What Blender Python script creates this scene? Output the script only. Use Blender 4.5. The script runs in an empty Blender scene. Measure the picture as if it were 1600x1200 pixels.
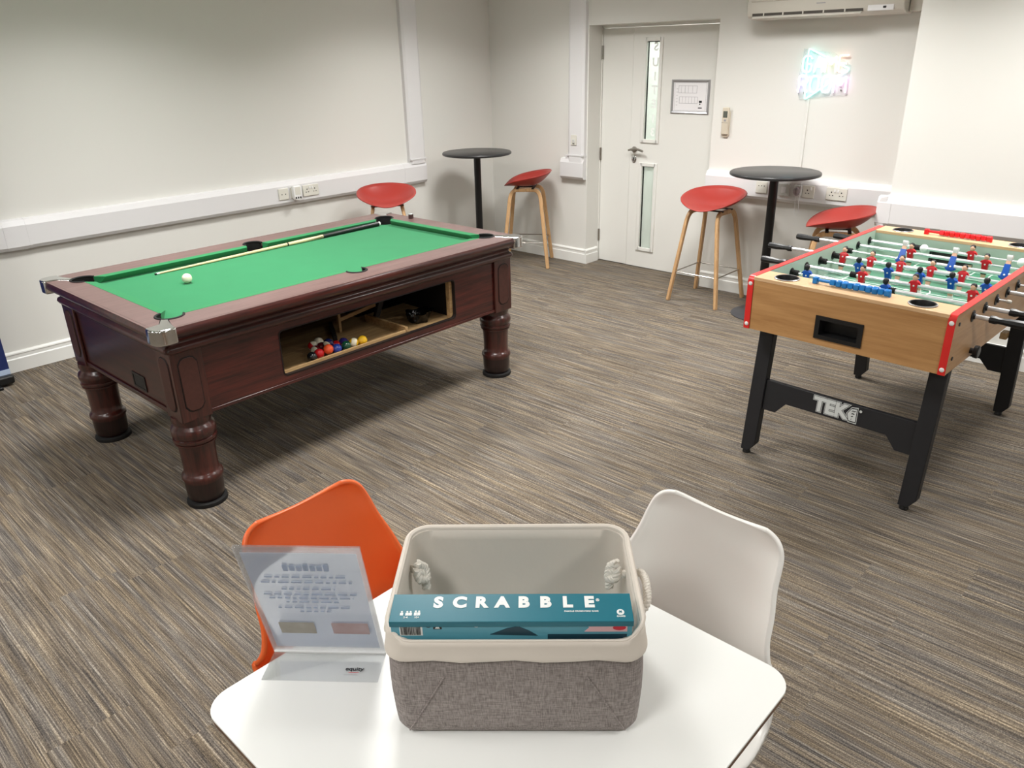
import bpy, bmesh, math, random
from mathutils import Vector, Matrix
random.seed(7)
PI = math.pi
R = math.radians
scene = bpy.context.scene
COL = scene.collection

# ------------------------------------------------------------------ materials
def srgb(r, g, b):
    f = lambda c: (c/255/12.92) if c/255 <= .04045 else ((c/255+.055)/1.055)**2.4
    return (f(r), f(g), f(b), 1)

def principled(name, col, rough=.5, metal=0, spec=.5, coat=0, coatr=.1, trans=0, alpha=1, ior=1.45, emit=None, estr=0,
               var=0, vscale=20, bump=0, bscale=200, bdist=.001, sheen=0):
    m = bpy.data.materials.new(name); m.use_nodes = True
    nt = m.node_tree; b = nt.nodes['Principled BSDF']
    b.inputs['Base Color'].default_value = col
    b.inputs['Roughness'].default_value = rough
    b.inputs['Metallic'].default_value = metal
    b.inputs['Specular IOR Level'].default_value = spec
    b.inputs['Coat Weight'].default_value = coat
    b.inputs['Coat Roughness'].default_value = coatr
    b.inputs['Transmission Weight'].default_value = trans
    b.inputs['Alpha'].default_value = alpha
    b.inputs['IOR'].default_value = ior
    b.inputs['Sheen Weight'].default_value = sheen
    if emit:
        b.inputs['Emission Color'].default_value = emit
        b.inputs['Emission Strength'].default_value = estr
    if var or bump:
        tc = nt.nodes.new('ShaderNodeTexCoord')
    if var:
        n = nt.nodes.new('ShaderNodeTexNoise'); n.inputs['Scale'].default_value = vscale; n.inputs['Detail'].default_value = 5
        nt.links.new(tc.outputs['Object'], n.inputs['Vector'])
        mx = nt.nodes.new('ShaderNodeMix'); mx.data_type = 'RGBA'
        mx.inputs['A'].default_value = tuple(c*(1-var) for c in col[:3])+(1,)
        mx.inputs['B'].default_value = tuple(min(1, c*(1+var)) for c in col[:3])+(1,)
        nt.links.new(n.outputs['Fac'], mx.inputs['Factor'])
        nt.links.new(mx.outputs['Result'], b.inputs['Base Color'])
    if bump:
        n2 = nt.nodes.new('ShaderNodeTexNoise'); n2.inputs['Scale'].default_value = bscale; n2.inputs['Detail'].default_value = 3
        nt.links.new(tc.outputs['Object'], n2.inputs['Vector'])
        bp = nt.nodes.new('ShaderNodeBump'); bp.inputs['Strength'].default_value = bump; bp.inputs['Distance'].default_value = bdist
        nt.links.new(n2.outputs['Fac'], bp.inputs['Height'])
        nt.links.new(bp.outputs['Normal'], b.inputs['Normal'])
    return m

def wood(name, c1, c2, axis, stretch=14, scale=3, rough=.35, coat=0., fine=.35):
    """grain running along axis (0,1,2) in object space"""
    m = bpy.data.materials.new(name); m.use_nodes = True
    nt = m.node_tree; b = nt.nodes['Principled BSDF']
    tc = nt.nodes.new('ShaderNodeTexCoord'); mp = nt.nodes.new('ShaderNodeMapping')
    s = [stretch]*3; s[axis] = 1.
    mp.inputs['Scale'].default_value = s
    nt.links.new(tc.outputs['Object'], mp.inputs['Vector'])
    n = nt.nodes.new('ShaderNodeTexNoise'); n.inputs['Scale'].default_value = scale; n.inputs['Detail'].default_value = 7
    n.inputs['Roughness'].default_value = .62; n.inputs['Distortion'].default_value = .4
    nt.links.new(mp.outputs['Vector'], n.inputs['Vector'])
    mp2 = nt.nodes.new('ShaderNodeMapping'); s2 = [stretch*5]*3; s2[axis] = 2.
    mp2.inputs['Scale'].default_value = s2
    nt.links.new(tc.outputs['Object'], mp2.inputs['Vector'])
    n2 = nt.nodes.new('ShaderNodeTexNoise'); n2.inputs['Scale'].default_value = scale; n2.inputs['Detail'].default_value = 4
    nt.links.new(mp2.outputs['Vector'], n2.inputs['Vector'])
    mm = nt.nodes.new('ShaderNodeMix'); mm.inputs['Factor'].default_value = fine
    nt.links.new(n.outputs['Fac'], mm.inputs['A']); nt.links.new(n2.outputs['Fac'], mm.inputs['B'])
    cr = nt.nodes.new('ShaderNodeValToRGB')
    cr.color_ramp.elements[0].position = .33; cr.color_ramp.elements[0].color = c1
    cr.color_ramp.elements[1].position = .67; cr.color_ramp.elements[1].color = c2
    nt.links.new(mm.outputs['Result'], cr.inputs['Fac'])
    nt.links.new(cr.outputs['Color'], b.inputs['Base Color'])
    b.inputs['Roughness'].default_value = rough
    b.inputs['Coat Weight'].default_value = coat; b.inputs['Coat Roughness'].default_value = .2
    return m

def carpet_material():
    m = bpy.data.materials.new('striped_carpet'); m.use_nodes = True
    nt = m.node_tree; b = nt.nodes['Principled BSDF']; N = nt.nodes.new; L = nt.links.new
    tc = N('ShaderNodeTexCoord'); sp = N('ShaderNodeSeparateXYZ'); L(tc.outputs['Object'], sp.inputs[0])
    def math(op, a, bb=None):
        n = N('ShaderNodeMath'); n.operation = op
        for i, v in enumerate((a, bb)):
            if v is None: continue
            if isinstance(v, (int, float)): n.inputs[i].default_value = v
            else: L(v, n.inputs[i])
        return n.outputs[0]
    row = math('FLOOR', math('DIVIDE', sp.outputs['Y'], .25))
    wn = N('ShaderNodeTexWhiteNoise'); wn.noise_dimensions = '1D'; L(row, wn.inputs['W'])
    colm = math('FLOOR', math('ADD', math('DIVIDE', sp.outputs['X'], 1.0), wn.outputs['Value']))
    cb = N('ShaderNodeCombineXYZ'); L(row, cb.inputs[0]); L(colm, cb.inputs[1])
    wn2 = N('ShaderNodeTexWhiteNoise'); wn2.noise_dimensions = '2D'; L(cb.outputs[0], wn2.inputs['Vector'])
    seed = math('MULTIPLY', wn2.outputs['Value'], 40)
    def stripes(fx, fy, detail, z):
        c = N('ShaderNodeCombineXYZ')
        L(math('MULTIPLY', sp.outputs['X'], fx), c.inputs[0]); L(math('MULTIPLY', sp.outputs['Y'], fy), c.inputs[1])
        L(math('ADD', seed, z), c.inputs[2])
        n = N('ShaderNodeTexNoise'); n.inputs['Scale'].default_value = 1; n.inputs['Detail'].default_value = detail
        n.inputs['Roughness'].default_value = .6
        L(c.outputs[0], n.inputs['Vector']); return n.outputs['Fac']
    s1 = stripes(3.5, 235, 2, 0)      # thin yarn lines
    s2 = stripes(2.6, 85, 2, 9.3)    # broad bands
    s3 = stripes(1.6, 36, 1, 21.7)   # hue drift
    sp1 = stripes(260, 260, 1, 3.1)  # loop pile speckle
    f = math('ADD', math('MULTIPLY', s1, .72), math('ADD', math('MULTIPLY', s2, .30), math('MULTIPLY', sp1, .42)))
    cr = N('ShaderNodeValToRGB'); e = cr.color_ramp.elements
    e[0].position = .50; e[0].color = srgb(54, 50, 47)
    e[1].position = .96; e[1].color = srgb(178, 168, 153)
    for p, c in ((.60, srgb(79, 73, 68)), (.70, srgb(101, 93, 85)), (.81, srgb(128, 118, 106))):
        x = e.new(p); x.color = c
    L(f, cr.inputs['Fac'])
    cr2 = N('ShaderNodeValToRGB'); e = cr2.color_ramp.elements
    e[0].position = .35; e[0].color = (.90, .94, 1.0, 1); e[1].position = .66; e[1].color = (1.05, .99, .87, 1)
    x = e.new(.5); x.color = (1, .985, .95, 1)
    L(s3, cr2.inputs['Fac'])
    mx = N('ShaderNodeMix'); mx.data_type = 'RGBA'; mx.blend_type = 'MULTIPLY'; mx.inputs['Factor'].default_value = 1
    L(cr.outputs['Color'], mx.inputs['A']); L(cr2.outputs['Color'], mx.inputs['B'])
    L(mx.outputs['Result'], b.inputs['Base Color'])
    b.inputs['Roughness'].default_value = .95; b.inputs['Specular IOR Level'].default_value = .15
    bp = N('ShaderNodeBump'); bp.inputs['Strength'].default_value = .5; bp.inputs['Distance'].default_value = .003
    L(f, bp.inputs['Height']); L(bp.outputs['Normal'], b.inputs['Normal'])
    return m

def weave_material(name, c1, c2):
    m = bpy.data.materials.new(name); m.use_nodes = True
    nt = m.node_tree; b = nt.nodes['Principled BSDF']; N = nt.nodes.new; L = nt.links.new
    tc = N('ShaderNodeTexCoord')
    outs = []
    for s in ((500, 500, 60), (60, 60, 600)):
        mp = N('ShaderNodeMapping'); mp.inputs['Scale'].default_value = s
        L(tc.outputs['Object'], mp.inputs['Vector'])
        n = N('ShaderNodeTexNoise'); n.inputs['Scale'].default_value = 1; n.inputs['Detail'].default_value = 2
        L(mp.outputs['Vector'], n.inputs['Vector']); outs.append(n.outputs['Fac'])
    mm = N('ShaderNodeMix'); L(outs[0], mm.inputs['A']); L(outs[1], mm.inputs['B']); mm.inputs['Factor'].default_value = .5
    cr = N('ShaderNodeValToRGB'); cr.color_ramp.elements[0].position = .36; cr.color_ramp.elements[0].color = c1
    cr.color_ramp.elements[1].position = .64; cr.color_ramp.elements[1].color = c2
    L(mm.outputs['Result'], cr.inputs['Fac']); L(cr.outputs['Color'], b.inputs['Base Color'])
    b.inputs['Roughness'].default_value = .9
    bp = N('ShaderNodeBump'); bp.inputs['Strength'].default_value = .4; bp.inputs['Distance'].default_value = .001
    L(mm.outputs['Result'], bp.inputs['Height']); L(bp.outputs['Normal'], b.inputs['Normal'])
    return m

M = {}
M['wall'] = principled('wall_paint', srgb(227, 226, 221), .7, spec=.25, bump=.08, bscale=60, bdist=.002)
M['ceiling'] = principled('ceiling_paint', srgb(235, 235, 232), .8)
M['carpet'] = carpet_material()
M['gloss_white'] = principled('gloss_white_paint', srgb(236, 236, 232), .35, bump=.03, bscale=30)
M['upvc'] = principled('white_upvc', srgb(228, 227, 228), .4, bump=.02, bscale=30)
M['upvc_grey'] = principled('grey_plate', srgb(205, 206, 202), .45, bump=.02, bscale=30)
M['plate'] = principled('socket_plate', srgb(224, 222, 212), .35, bump=.02, bscale=30)
M['hole'] = principled('socket_hole', srgb(40, 38, 36), .6, var=.1)
M['door'] = principled('door_paint', srgb(233, 232, 227), .45, bump=.03, bscale=40)
M['steel'] = principled('brushed_steel', srgb(170, 165, 158), .3, 1, var=.06, vscale=90)
M['chrome'] = principled('chrome', srgb(215, 215, 215), .12, 1, var=.03, vscale=40)
M['rod'] = principled('polished_rod', srgb(236, 237, 240), .2, .55, var=.02, vscale=60)
M['frost'] = principled('frosted_glass', srgb(222, 232, 224), .35, trans=.2, var=.03, vscale=40)
M['etch'] = principled('white_vinyl', srgb(250, 252, 250), .5, var=.01)
M['black'] = principled('black_plastic', srgb(22, 22, 23), .38, bump=.05, bscale=300)
M['black_table'] = principled('black_laminate', srgb(42, 42, 43), .32, var=.08, vscale=60)
M['black_metal'] = principled('black_powder_coat', srgb(14, 14, 15), .4, bump=.05, bscale=400)
M['black_board'] = principled('black_board', srgb(30, 30, 33), .5, var=.1, vscale=30)
M['rubber'] = principled('black_rubber', srgb(18, 17, 17), .75, var=.1)
M['grey_disc'] = principled('grey_base', srgb(62, 62, 66), .4, var=.06, vscale=40)
M['stool_red'] = principled('red_shell', srgb(160, 52, 45), .36, var=.03, vscale=15)
M['oak'] = wood('oak_leg', srgb(176, 136, 92), srgb(214, 174, 128), 2, 18, 4, .5)
M['mahog_y'] = wood('mahogany_long', srgb(22, 9, 9), srgb(88, 34, 28), 1, 12, 2.6, .28, .4)
M['mahog_x'] = wood('mahogany_cross', srgb(20, 8, 8), srgb(72, 28, 24), 0, 12, 2.6, .3, .3)
M['mahog_z'] = wood('mahogany_upright', srgb(26, 11, 10), srgb(80, 34, 27), 2, 10, 3, .3, .5)
M['mahog_rail_sheen'] = wood('mahogany_rail_sheen', srgb(94, 69, 66), srgb(117, 92, 88), 1, 10, 2.6, .42, .15)  # mahogany paled to mauve: the ceiling's gloss is painted into the wood colour
M['mahog_panel'] = principled('burr_panel', srgb(70, 40, 34), .45, var=.35, vscale=60, bump=.2, bscale=120)
M['dark_groove'] = principled('dark_groove', srgb(22, 12, 11), .6, var=.1)
M['dark_leg'] = wood('dark_leg', srgb(16, 9, 8), srgb(46, 24, 21), 2, 10, 3, .35, .3)
M['baize'] = principled('green_baize', srgb(40, 121, 77), .95, spec=.1, var=.07, vscale=7, bump=.12, bscale=900, bdist=.0006, sheen=.15)
M['baize_cush'] = principled('green_cushion', srgb(38, 122, 74), .95, spec=.1, var=.05, vscale=9, bump=.12, bscale=900, bdist=.0006, sheen=.15)
M['ply'] = wood('plywood', srgb(150, 116, 76), srgb(204, 170, 122), 1, 12, 3, .6)
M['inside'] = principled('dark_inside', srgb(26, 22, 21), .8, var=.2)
M['maple'] = wood('maple_cue', srgb(214, 188, 140), srgb(240, 220, 178), 1, 30, 3, .3, .3)
M['ivory'] = principled('ivory_ball', srgb(240, 232, 208), .12, var=.02, coat=.4)
M['white_plastic'] = principled('white_plastic', srgb(240, 240, 238), .3, var=.015)
M['beech'] = wood('beech_laminate', srgb(166, 120, 72), srgb(198, 152, 100), 0, 9, 2.2, .42)
M['beech_side'] = wood('beech_side', srgb(170, 128, 86), srgb(196, 154, 110), 1, 9, 2.2, .42)
M['beech_top'] = wood('beech_top', srgb(206, 164, 120), srgb(222, 186, 144), 0, 9, 2.2, .35)
M['trim_red'] = principled('red_trim', srgb(214, 44, 40), .35, var=.03)
M['pale_green'] = principled('pale_green_wall', srgb(172, 190, 176), .4, var=.02)
M['field'] = principled('field_green', srgb(66, 124, 98), .3, var=.03)
M['field_pale'] = principled('field_pale', srgb(112, 156, 134), .3, var=.03)
M['line_white'] = principled('line_white', srgb(225, 235, 228), .4, var=.01)
M['jersey_red'] = principled('jersey_red', srgb(206, 26, 38), .35, var=.03)
M['jersey_blue'] = principled('jersey_blue', srgb(18, 82, 176), .35, var=.03)
M['skin'] = principled('player_skin', srgb(226, 178, 150), .5, var=.03)
M['bead_blue'] = principled('bead_blue', srgb(18, 118, 196), .32, var=.03)
M['bead_red'] = principled('bead_red', srgb(218, 28, 38), .32, var=.03)
M['logo_grey'] = principled('logo_grey', srgb(205, 208, 206), .45, var=.02)
M['laminate'] = principled('white_laminate', srgb(240, 241, 238), .32, var=.008, vscale=5)
M['ply_edge'] = wood('ply_edge', srgb(96, 72, 56), srgb(128, 98, 76), 2, 2, 8, .6)
M['orange'] = principled('orange_shell', srgb(236, 106, 50), .34, var=.02, vscale=8)
M['white_shell'] = principled('white_shell', srgb(238, 236, 231), .34, var=.01, vscale=8)
M['linen_grey'] = weave_material('grey_linen', srgb(118, 110, 107), srgb(170, 160, 156))
M['canvas'] = principled('cream_canvas', srgb(222, 213, 202), .85, var=.03, vscale=14, bump=.25, bscale=26, bdist=.004)
M['rope'] = principled('cotton_rope', srgb(226, 220, 210), .9, var=.04, bump=.4, bscale=300)
M['teal'] = principled('teal_card', srgb(24, 112, 130), .35, var=.03, vscale=30)
M['teal_pale'] = principled('pale_teal_card', srgb(92, 164, 184), .35, var=.12, vscale=14)
M['teal_dark'] = principled('dark_teal_card', srgb(16, 60, 76), .4, var=.05)
M['ink_white'] = principled('white_ink', srgb(240, 242, 240), .45, var=.01)
M['ink_black'] = principled('black_ink', srgb(24, 24, 26), .5, var=.05)
M['ink_red'] = principled('red_ink', srgb(208, 36, 58), .45, var=.05)
M['ink_pink'] = principled('pink_ink', srgb(232, 188, 192), .5, var=.04)
M['ink_grey'] = principled('grey_ink', srgb(158, 156, 160), .6, var=.06)
M['paper'] = principled('white_paper', srgb(240, 238, 240), .7, var=.01)
M['paper_back'] = principled('printed_paper_back', srgb(204, 210, 220), .5, coat=.6, coatr=.05, var=.03, vscale=6)
M['faint'] = principled('faint_print', srgb(190, 196, 207), .5, coat=.6, coatr=.05, var=.06, vscale=60)
M['faint_tan'] = principled('faint_print_tan', srgb(196, 190, 180), .5, coat=.6, coatr=.05, var=.1, vscale=40)
M['faint_pink'] = principled('faint_print_pink', srgb(204, 184, 182), .5, coat=.6, coatr=.05, var=.1, vscale=40)
M['acrylic'] = principled('clear_acrylic', srgb(240, 242, 244), .06, trans=.75, alpha=.55, ior=1.3, var=.01)
M['acrylic_thin'] = principled('clear_foot', srgb(236, 238, 240), .05, trans=.95, alpha=.3, ior=1.2, var=.01)
def clear(name, tint, white=.12, gloss=.1, rough=.05):
    # thin clear plastic: mostly lets light straight through, a little haze and a fresnel-like shine
    m = bpy.data.materials.new(name); m.use_nodes = True
    nt = m.node_tree; N = nt.nodes.new; L = nt.links.new
    for n in list(nt.nodes):
        if n.type == 'BSDF_PRINCIPLED': nt.nodes.remove(n)
    out = [n for n in nt.nodes if n.type == 'OUTPUT_MATERIAL'][0]
    tr = N('ShaderNodeBsdfTransparent'); tr.inputs[0].default_value = tint
    df = N('ShaderNodeBsdfDiffuse'); tl = N('ShaderNodeBsdfTranslucent'); gl = N('ShaderNodeBsdfGlossy'); gl.inputs['Roughness'].default_value = rough
    tc = N('ShaderNodeTexCoord'); nz = N('ShaderNodeTexNoise'); nz.inputs['Scale'].default_value = 6; L(tc.outputs['Object'], nz.inputs['Vector'])
    cr = N('ShaderNodeValToRGB'); cr.color_ramp.elements[0].color = (.82, .82, .84, 1); cr.color_ramp.elements[1].color = (.92, .92, .94, 1)
    L(nz.outputs['Fac'], cr.inputs['Fac']); L(cr.outputs['Color'], df.inputs['Color']); L(cr.outputs['Color'], tl.inputs['Color'])
    m0 = N('ShaderNodeMixShader'); L(df.outputs[0], m0.inputs[1]); L(tl.outputs[0], m0.inputs[2])
    m1 = N('ShaderNodeMixShader'); m1.inputs[0].default_value = white; L(tr.outputs[0], m1.inputs[1]); L(m0.outputs[0], m1.inputs[2])
    lw = N('ShaderNodeLayerWeight'); lw.inputs['Blend'].default_value = .25
    mu = N('ShaderNodeMath'); mu.operation = 'MULTIPLY_ADD'; mu.inputs[1].default_value = .5; mu.inputs[2].default_value = gloss*.5; L(lw.outputs['Fresnel'], mu.inputs[0])
    m2 = N('ShaderNodeMixShader'); L(mu.outputs[0], m2.inputs[0]); L(m1.outputs[0], m2.inputs[1]); L(gl.outputs[0], m2.inputs[2])
    L(m2.outputs[0], out.inputs['Surface']); return m
M['acrylic'] = clear('clear_acrylic', (.97, .975, .98, 1), .10, .04)
M['acrylic_thin'] = clear('clear_foot', (.96, .965, .97, 1), .03, .02)
M['n_back'] = clear('neon_backing', (.97, .98, .98, 1), .01, .02)
M['mauve'] = clear('clear_mauve_plastic', (.72, .66, .70, 1), .3, .2)
def paper(name, c1, c2, scale=30, tl_=.5):
    m = bpy.data.materials.new(name); m.use_nodes = True
    nt = m.node_tree; N = nt.nodes.new; L = nt.links.new
    b = nt.nodes['Principled BSDF']; out = [n for n in nt.nodes if n.type == 'OUTPUT_MATERIAL'][0]
    tc = N('ShaderNodeTexCoord'); nz = N('ShaderNodeTexNoise'); nz.inputs['Scale'].default_value = scale; L(tc.outputs['Object'], nz.inputs['Vector'])
    cr = N('ShaderNodeValToRGB'); cr.color_ramp.elements[0].color = c1; cr.color_ramp.elements[1].color = c2; L(nz.outputs['Fac'], cr.inputs['Fac'])
    L(cr.outputs['Color'], b.inputs['Base Color']); b.inputs['Roughness'].default_value = .6
    t = N('ShaderNodeBsdfTranslucent'); L(cr.outputs['Color'], t.inputs['Color'])
    ms = N('ShaderNodeMixShader'); ms.inputs[0].default_value = tl_; L(b.outputs[0], ms.inputs[1]); L(t.outputs[0], ms.inputs[2]); L(ms.outputs[0], out.inputs['Surface'])
    return m
M['paper_back'] = paper('printed_paper_back', srgb(222, 229, 240), srgb(228, 234, 244), 6, .68)
M['faint'] = paper('faint_print', srgb(211, 218, 230), srgb(220, 227, 238), 60, .68)
M['faint_tan'] = paper('faint_print_tan', srgb(186, 180, 166), srgb(216, 212, 204), 40)
M['faint_pink'] = paper('faint_print_pink', srgb(200, 172, 168), srgb(226, 212, 212), 40)
M['frost'] = paper('frosted_glass', srgb(222, 228, 222), srgb(228, 234, 228), 8, .6)
M['alu'] = principled('aluminium_frame', srgb(196, 196, 200), .28, .8, var=.04)
M['ac'] = principled('aged_white_plastic', srgb(205, 200, 190), .45, bump=.03, bscale=40)
M['ac_dark'] = principled('vent_dark', srgb(70, 64, 58), .6, var=.1)
M['remote'] = principled('remote_plastic', srgb(206, 196, 178), .45, var=.02)
M['lcd'] = principled('lcd_grey', srgb(92, 96, 88), .25, var=.05)
M['navy'] = principled('navy_banner', srgb(30, 42, 92), .5, var=.04)
M['banner_strip'] = principled('banner_strip', srgb(176, 192, 216), .4, var=.04)
M['mauve'] = principled('clear_mauve_plastic', srgb(196, 182, 190), .15, trans=.5, var=.05)
M['chalk'] = principled('chalk_cube', srgb(66, 42, 40), .8, var=.1)
M['chalk_top'] = principled('chalk_face', srgb(190, 196, 196), .9, var=.1)
M['bag'] = principled('black_film', srgb(12, 12, 13), .16, bump=.6, bscale=40, bdist=.01)
M['lamp'] = principled('lamp_diffuser', (1, 1, 1, 1), .5, emit=(1, .985, .95, 1), estr=6, var=.001)
def neon(name, c, s): return principled(name, (.9, .9, .9, 1), .4, emit=(*c, 1), estr=s, var=.001)
M['n_cyan'] = neon('neon_cyan', (.25, 1.0, .95), 1.7)
M['n_white'] = neon('neon_icewhite', (.70, .96, 1.0), 2.0)
M['n_yellow'] = neon('neon_yellow', (1.0, .90, .45), 1.9)
M['n_red'] = neon('neon_red', (1.0, .36, .30), 1.5)
M['n_violet'] = neon('neon_violet', (.66, .50, 1.0), 2.2)
M['n_pink'] = neon('neon_pink', (1.0, .50, .92), 2.2)
M['n_back'] = principled('neon_backing', srgb(240, 244, 246), .1, trans=.7, alpha=.35, ior=1.2, var=.01)
BC = {}
for k, c in dict(yellow=(240, 190, 40), red=(206, 32, 36), orange=(236, 88, 44), maroon=(112, 28, 34), blue=(36, 62, 150), violet=(62, 52, 140),
                 green=(20, 74, 52), black=(22, 22, 24), navy=(26, 34, 92)).items():
    BC[k] = principled('ball_'+k, srgb(*c), .1, coat=.5, var=.02)

# ------------------------------------------------------------------ mesh builder
class MB:
    def __init__(s): s.bm = bmesh.new(); s.mi = 0
    def m(s, i): s.mi = i; return s
    def face(s, vs):
        try: f = s.bm.faces.new(vs)
        except ValueError: return None
        f.material_index = s.mi; return f
    def box(s, c, d, rot=None):
        hx, hy, hz = d[0]/2, d[1]/2, d[2]/2; c = Vector(c)
        P = [Vector((x, y, z)) for z in (-hz, hz) for x, y in ((-hx, -hy), (hx, -hy), (hx, hy), (-hx, hy))]
        if rot: P = [rot @ p for p in P]
        v = [s.bm.verts.new(p+c) for p in P]
        for q in ((3, 2, 1, 0), (4, 5, 6, 7), (0, 1, 5, 4), (1, 2, 6, 5), (2, 3, 7, 6), (3, 0, 4, 7)): s.face([v[i] for i in q])
        return s
    def b2(s, x0, x1, y0, y1, z0, z1): return s.box(((x0+x1)/2, (y0+y1)/2, (z0+z1)/2), (x1-x0, y1-y0, z1-z0))
    def prism(s, pts, axis, a, b):
        def mk(p, h):
            if axis == 2: return (p[0], p[1], h)
            if axis == 1: return (p[0], h, p[1])
            return (h, p[0], p[1])
        A = [s.bm.verts.new(mk(p, a)) for p in pts]; B = [s.bm.verts.new(mk(p, b)) for p in pts]
        s.face(A[::-1]); s.face(B); n = len(pts)
        for i in range(n): s.face([A[i], A[(i+1) % n], B[(i+1) % n], B[i]])
        return s
    def loft(s, loops, cap=True, closed=True):
        V = [[s.bm.verts.new(p) for p in l] for l in loops]; n = len(loops[0])
        for a, b in zip(V, V[1:]):
            for i in range(n if closed else n-1): s.face([a[i], a[(i+1) % n], b[(i+1) % n], b[i]])
        if cap: s.face(V[0][::-1]); s.face(V[-1])
        return s
    def lathe(s, prof, c=(0, 0, 0), n=32, cap=True):
        return s.loft([[(c[0]+r*math.cos(2*PI*i/n), c[1]+r*math.sin(2*PI*i/n), c[2]+z) for i in range(n)] for r, z in prof], cap)
    def ring(s, p, d, r, n):
        d = Vector(d).normalized(); u = d.orthogonal().normalized(); w = d.cross(u)
        return [Vector(p)+r*(math.cos(2*PI*i/n)*u+math.sin(2*PI*i/n)*w) for i in range(n)]
    def cyl(s, p, q, r, r2=None, n=16):
        d = Vector(q)-Vector(p)
        return s.loft([s.ring(p, d, r, n), s.ring(q, d, r if r2 is None else r2, n)])
    def rev(s, p, d, prof, n=20):
        d = Vector(d).normalized()
        return s.loft([s.ring(Vector(p)+d*t, d, r, n) for r, t in prof])
    def tube(s, path, r, n=10, closed=False, flat=None):
        P = [Vector(p) for p in path]; k = len(P); loops = []; prev = None
        for i in range(k):
            if closed: t = P[(i+1) % k]-P[i-1]
            else: t = P[min(i+1, k-1)]-P[max(i-1, 0)]
            t.normalize()
            if prev is None: u = t.orthogonal().normalized()
            else:
                u = prev-t*prev.dot(t)
                u = u.normalized() if u.length > 1e-6 else t.orthogonal().normalized()
            prev = u; w = t.cross(u)
            rr = r[i] if isinstance(r, (list, tuple)) else r
            loops.append([P[i]+rr*(math.cos(2*PI*j/n)*u+math.sin(2*PI*j/n)*w) for j in range(n)])
        if closed: loops.append(loops[0]); return s.loft(loops, False)
        return s.loft(loops)
    def sphere(s, c, r, sc=(1, 1, 1), n=20, m=12, z0=-1, z1=1, rot=None):
        a0, a1 = math.asin(z0), math.asin(z1); loops = []
        for j in range(m+1):
            a = a0+(a1-a0)*j/m; rr = max(math.cos(a), 1e-4)
            l = []
            for i in range(n):
                p = Vector((rr*math.cos(2*PI*i/n)*sc[0], rr*math.sin(2*PI*i/n)*sc[1], math.sin(a)*sc[2]))*r
                if rot: p = rot @ p
                l.append(p+Vector(c))
            loops.append(l)
        return s.loft(loops)
    def grid(s, rows):
        V = [[s.bm.verts.new(p) for p in r] for r in rows]
        for a, b in zip(V, V[1:]):
            for i in range(len(a)-1): s.face([a[i], a[i+1], b[i+1], b[i]])
        return s
    def fill(s, loops, z0, z1):
        """plate with outer loop and hole loops (2D) between z0 and z1"""
        tb = bmesh.new(); es = []
        for l in loops:
            vs = [tb.verts.new((p[0], p[1], 0)) for p in l]
            es += [tb.edges.new((vs[i], vs[(i+1) % len(vs)])) for i in range(len(vs))]
        bmesh.ops.triangle_fill(tb, use_beauty=True, use_dissolve=False, edges=es)
        tb.verts.index_update()
        for z, flip in ((z0, True), (z1, False)):
            vm = {v.index: s.bm.verts.new((v.co.x, v.co.y, z)) for v in tb.verts}
            for f in tb.faces:
                n = [vm[v.index] for v in f.verts]
                if (f.normal.z < 0) != flip: n = n[::-1]
                s.face(n)
        tb.free()
        for l in loops:
            A = [s.bm.verts.new((p[0], p[1], z0)) for p in l]; B = [s.bm.verts.new((p[0], p[1], z1)) for p in l]
            for i in range(len(l)): s.face([A[i], A[(i+1) % len(l)], B[(i+1) % len(l)], B[i]])
        bmesh.ops.remove_doubles(s.bm, verts=s.bm.verts[:], dist=1e-5)
        return s
    def xf(s, mat):
        bmesh.ops.transform(s.bm, matrix=mat, verts=s.bm.verts[:]); return s
    def build(s, name, mats, parent=None, loc=None, rot=None, smooth=35, bevel=0, seg=2, solid=0, sub=0):
        bmesh.ops.recalc_face_normals(s.bm, faces=s.bm.faces[:])
        me = bpy.data.meshes.new(name); s.bm.to_mesh(me); s.bm.free()
        for k in (mats if isinstance(mats, (list, tuple)) else [mats]): me.materials.append(k)
        if smooth:
            for p in me.polygons: p.use_smooth = True
            me.set_sharp_from_angle(angle=R(smooth))
        o = bpy.data.objects.new(name, me); COL.objects.link(o)
        if parent: o.parent = parent
        if loc is not None: o.location = loc
        if rot is not None: o.rotation_euler = rot
        if solid:
            md = o.modifiers.new('Solidify', 'SOLIDIFY'); md.thickness = solid; md.offset = 0
        if sub:
            md = o.modifiers.new('Subdivision', 'SUBSURF'); md.levels = sub; md.render_levels = sub
        if bevel:
            md = o.modifiers.new('Bevel', 'BEVEL'); md.width = bevel; md.segments = seg; md.limit_method = 'ANGLE'; md.angle_limit = R(40)
        return o

def thing(name, label, cat, loc=(0, 0, 0), rz=0, group=None):
    o = bpy.data.objects.new(name, None); COL.objects.link(o)
    o.empty_display_size = .1
    o.location = loc; o.rotation_euler = (0, 0, rz); o['label'] = label; o['category'] = cat
    if group: o['group'] = group
    return o
def tag(o, label, cat, group=None):
    o['label'] = label; o['category'] = cat
    if group: o['group'] = group
    return o
def struct(o): o['kind'] = 'structure'; return o
def copy_tree(o, parent=None):
    c = o.copy(); COL.objects.link(c)
    if parent: c.parent = parent
    for ch in list(o.children): copy_tree(ch, c)
    return c
def part(o, label): o['label'] = label; return o

def rrect(hx, hy, r, z=None, n=5, c=(0, 0)):
    out = []
    for cx, cy, a in ((hx-r, hy-r, 0), (-hx+r, hy-r, 90), (-hx+r, -hy+r, 180), (hx-r, -hy+r, 270)):
        for i in range(n+1):
            t = R(a+90*i/n); p = (c[0]+cx+r*math.cos(t), c[1]+cy+r*math.sin(t))
            out.append(p if z is None else (*p, z))
    return out

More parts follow.
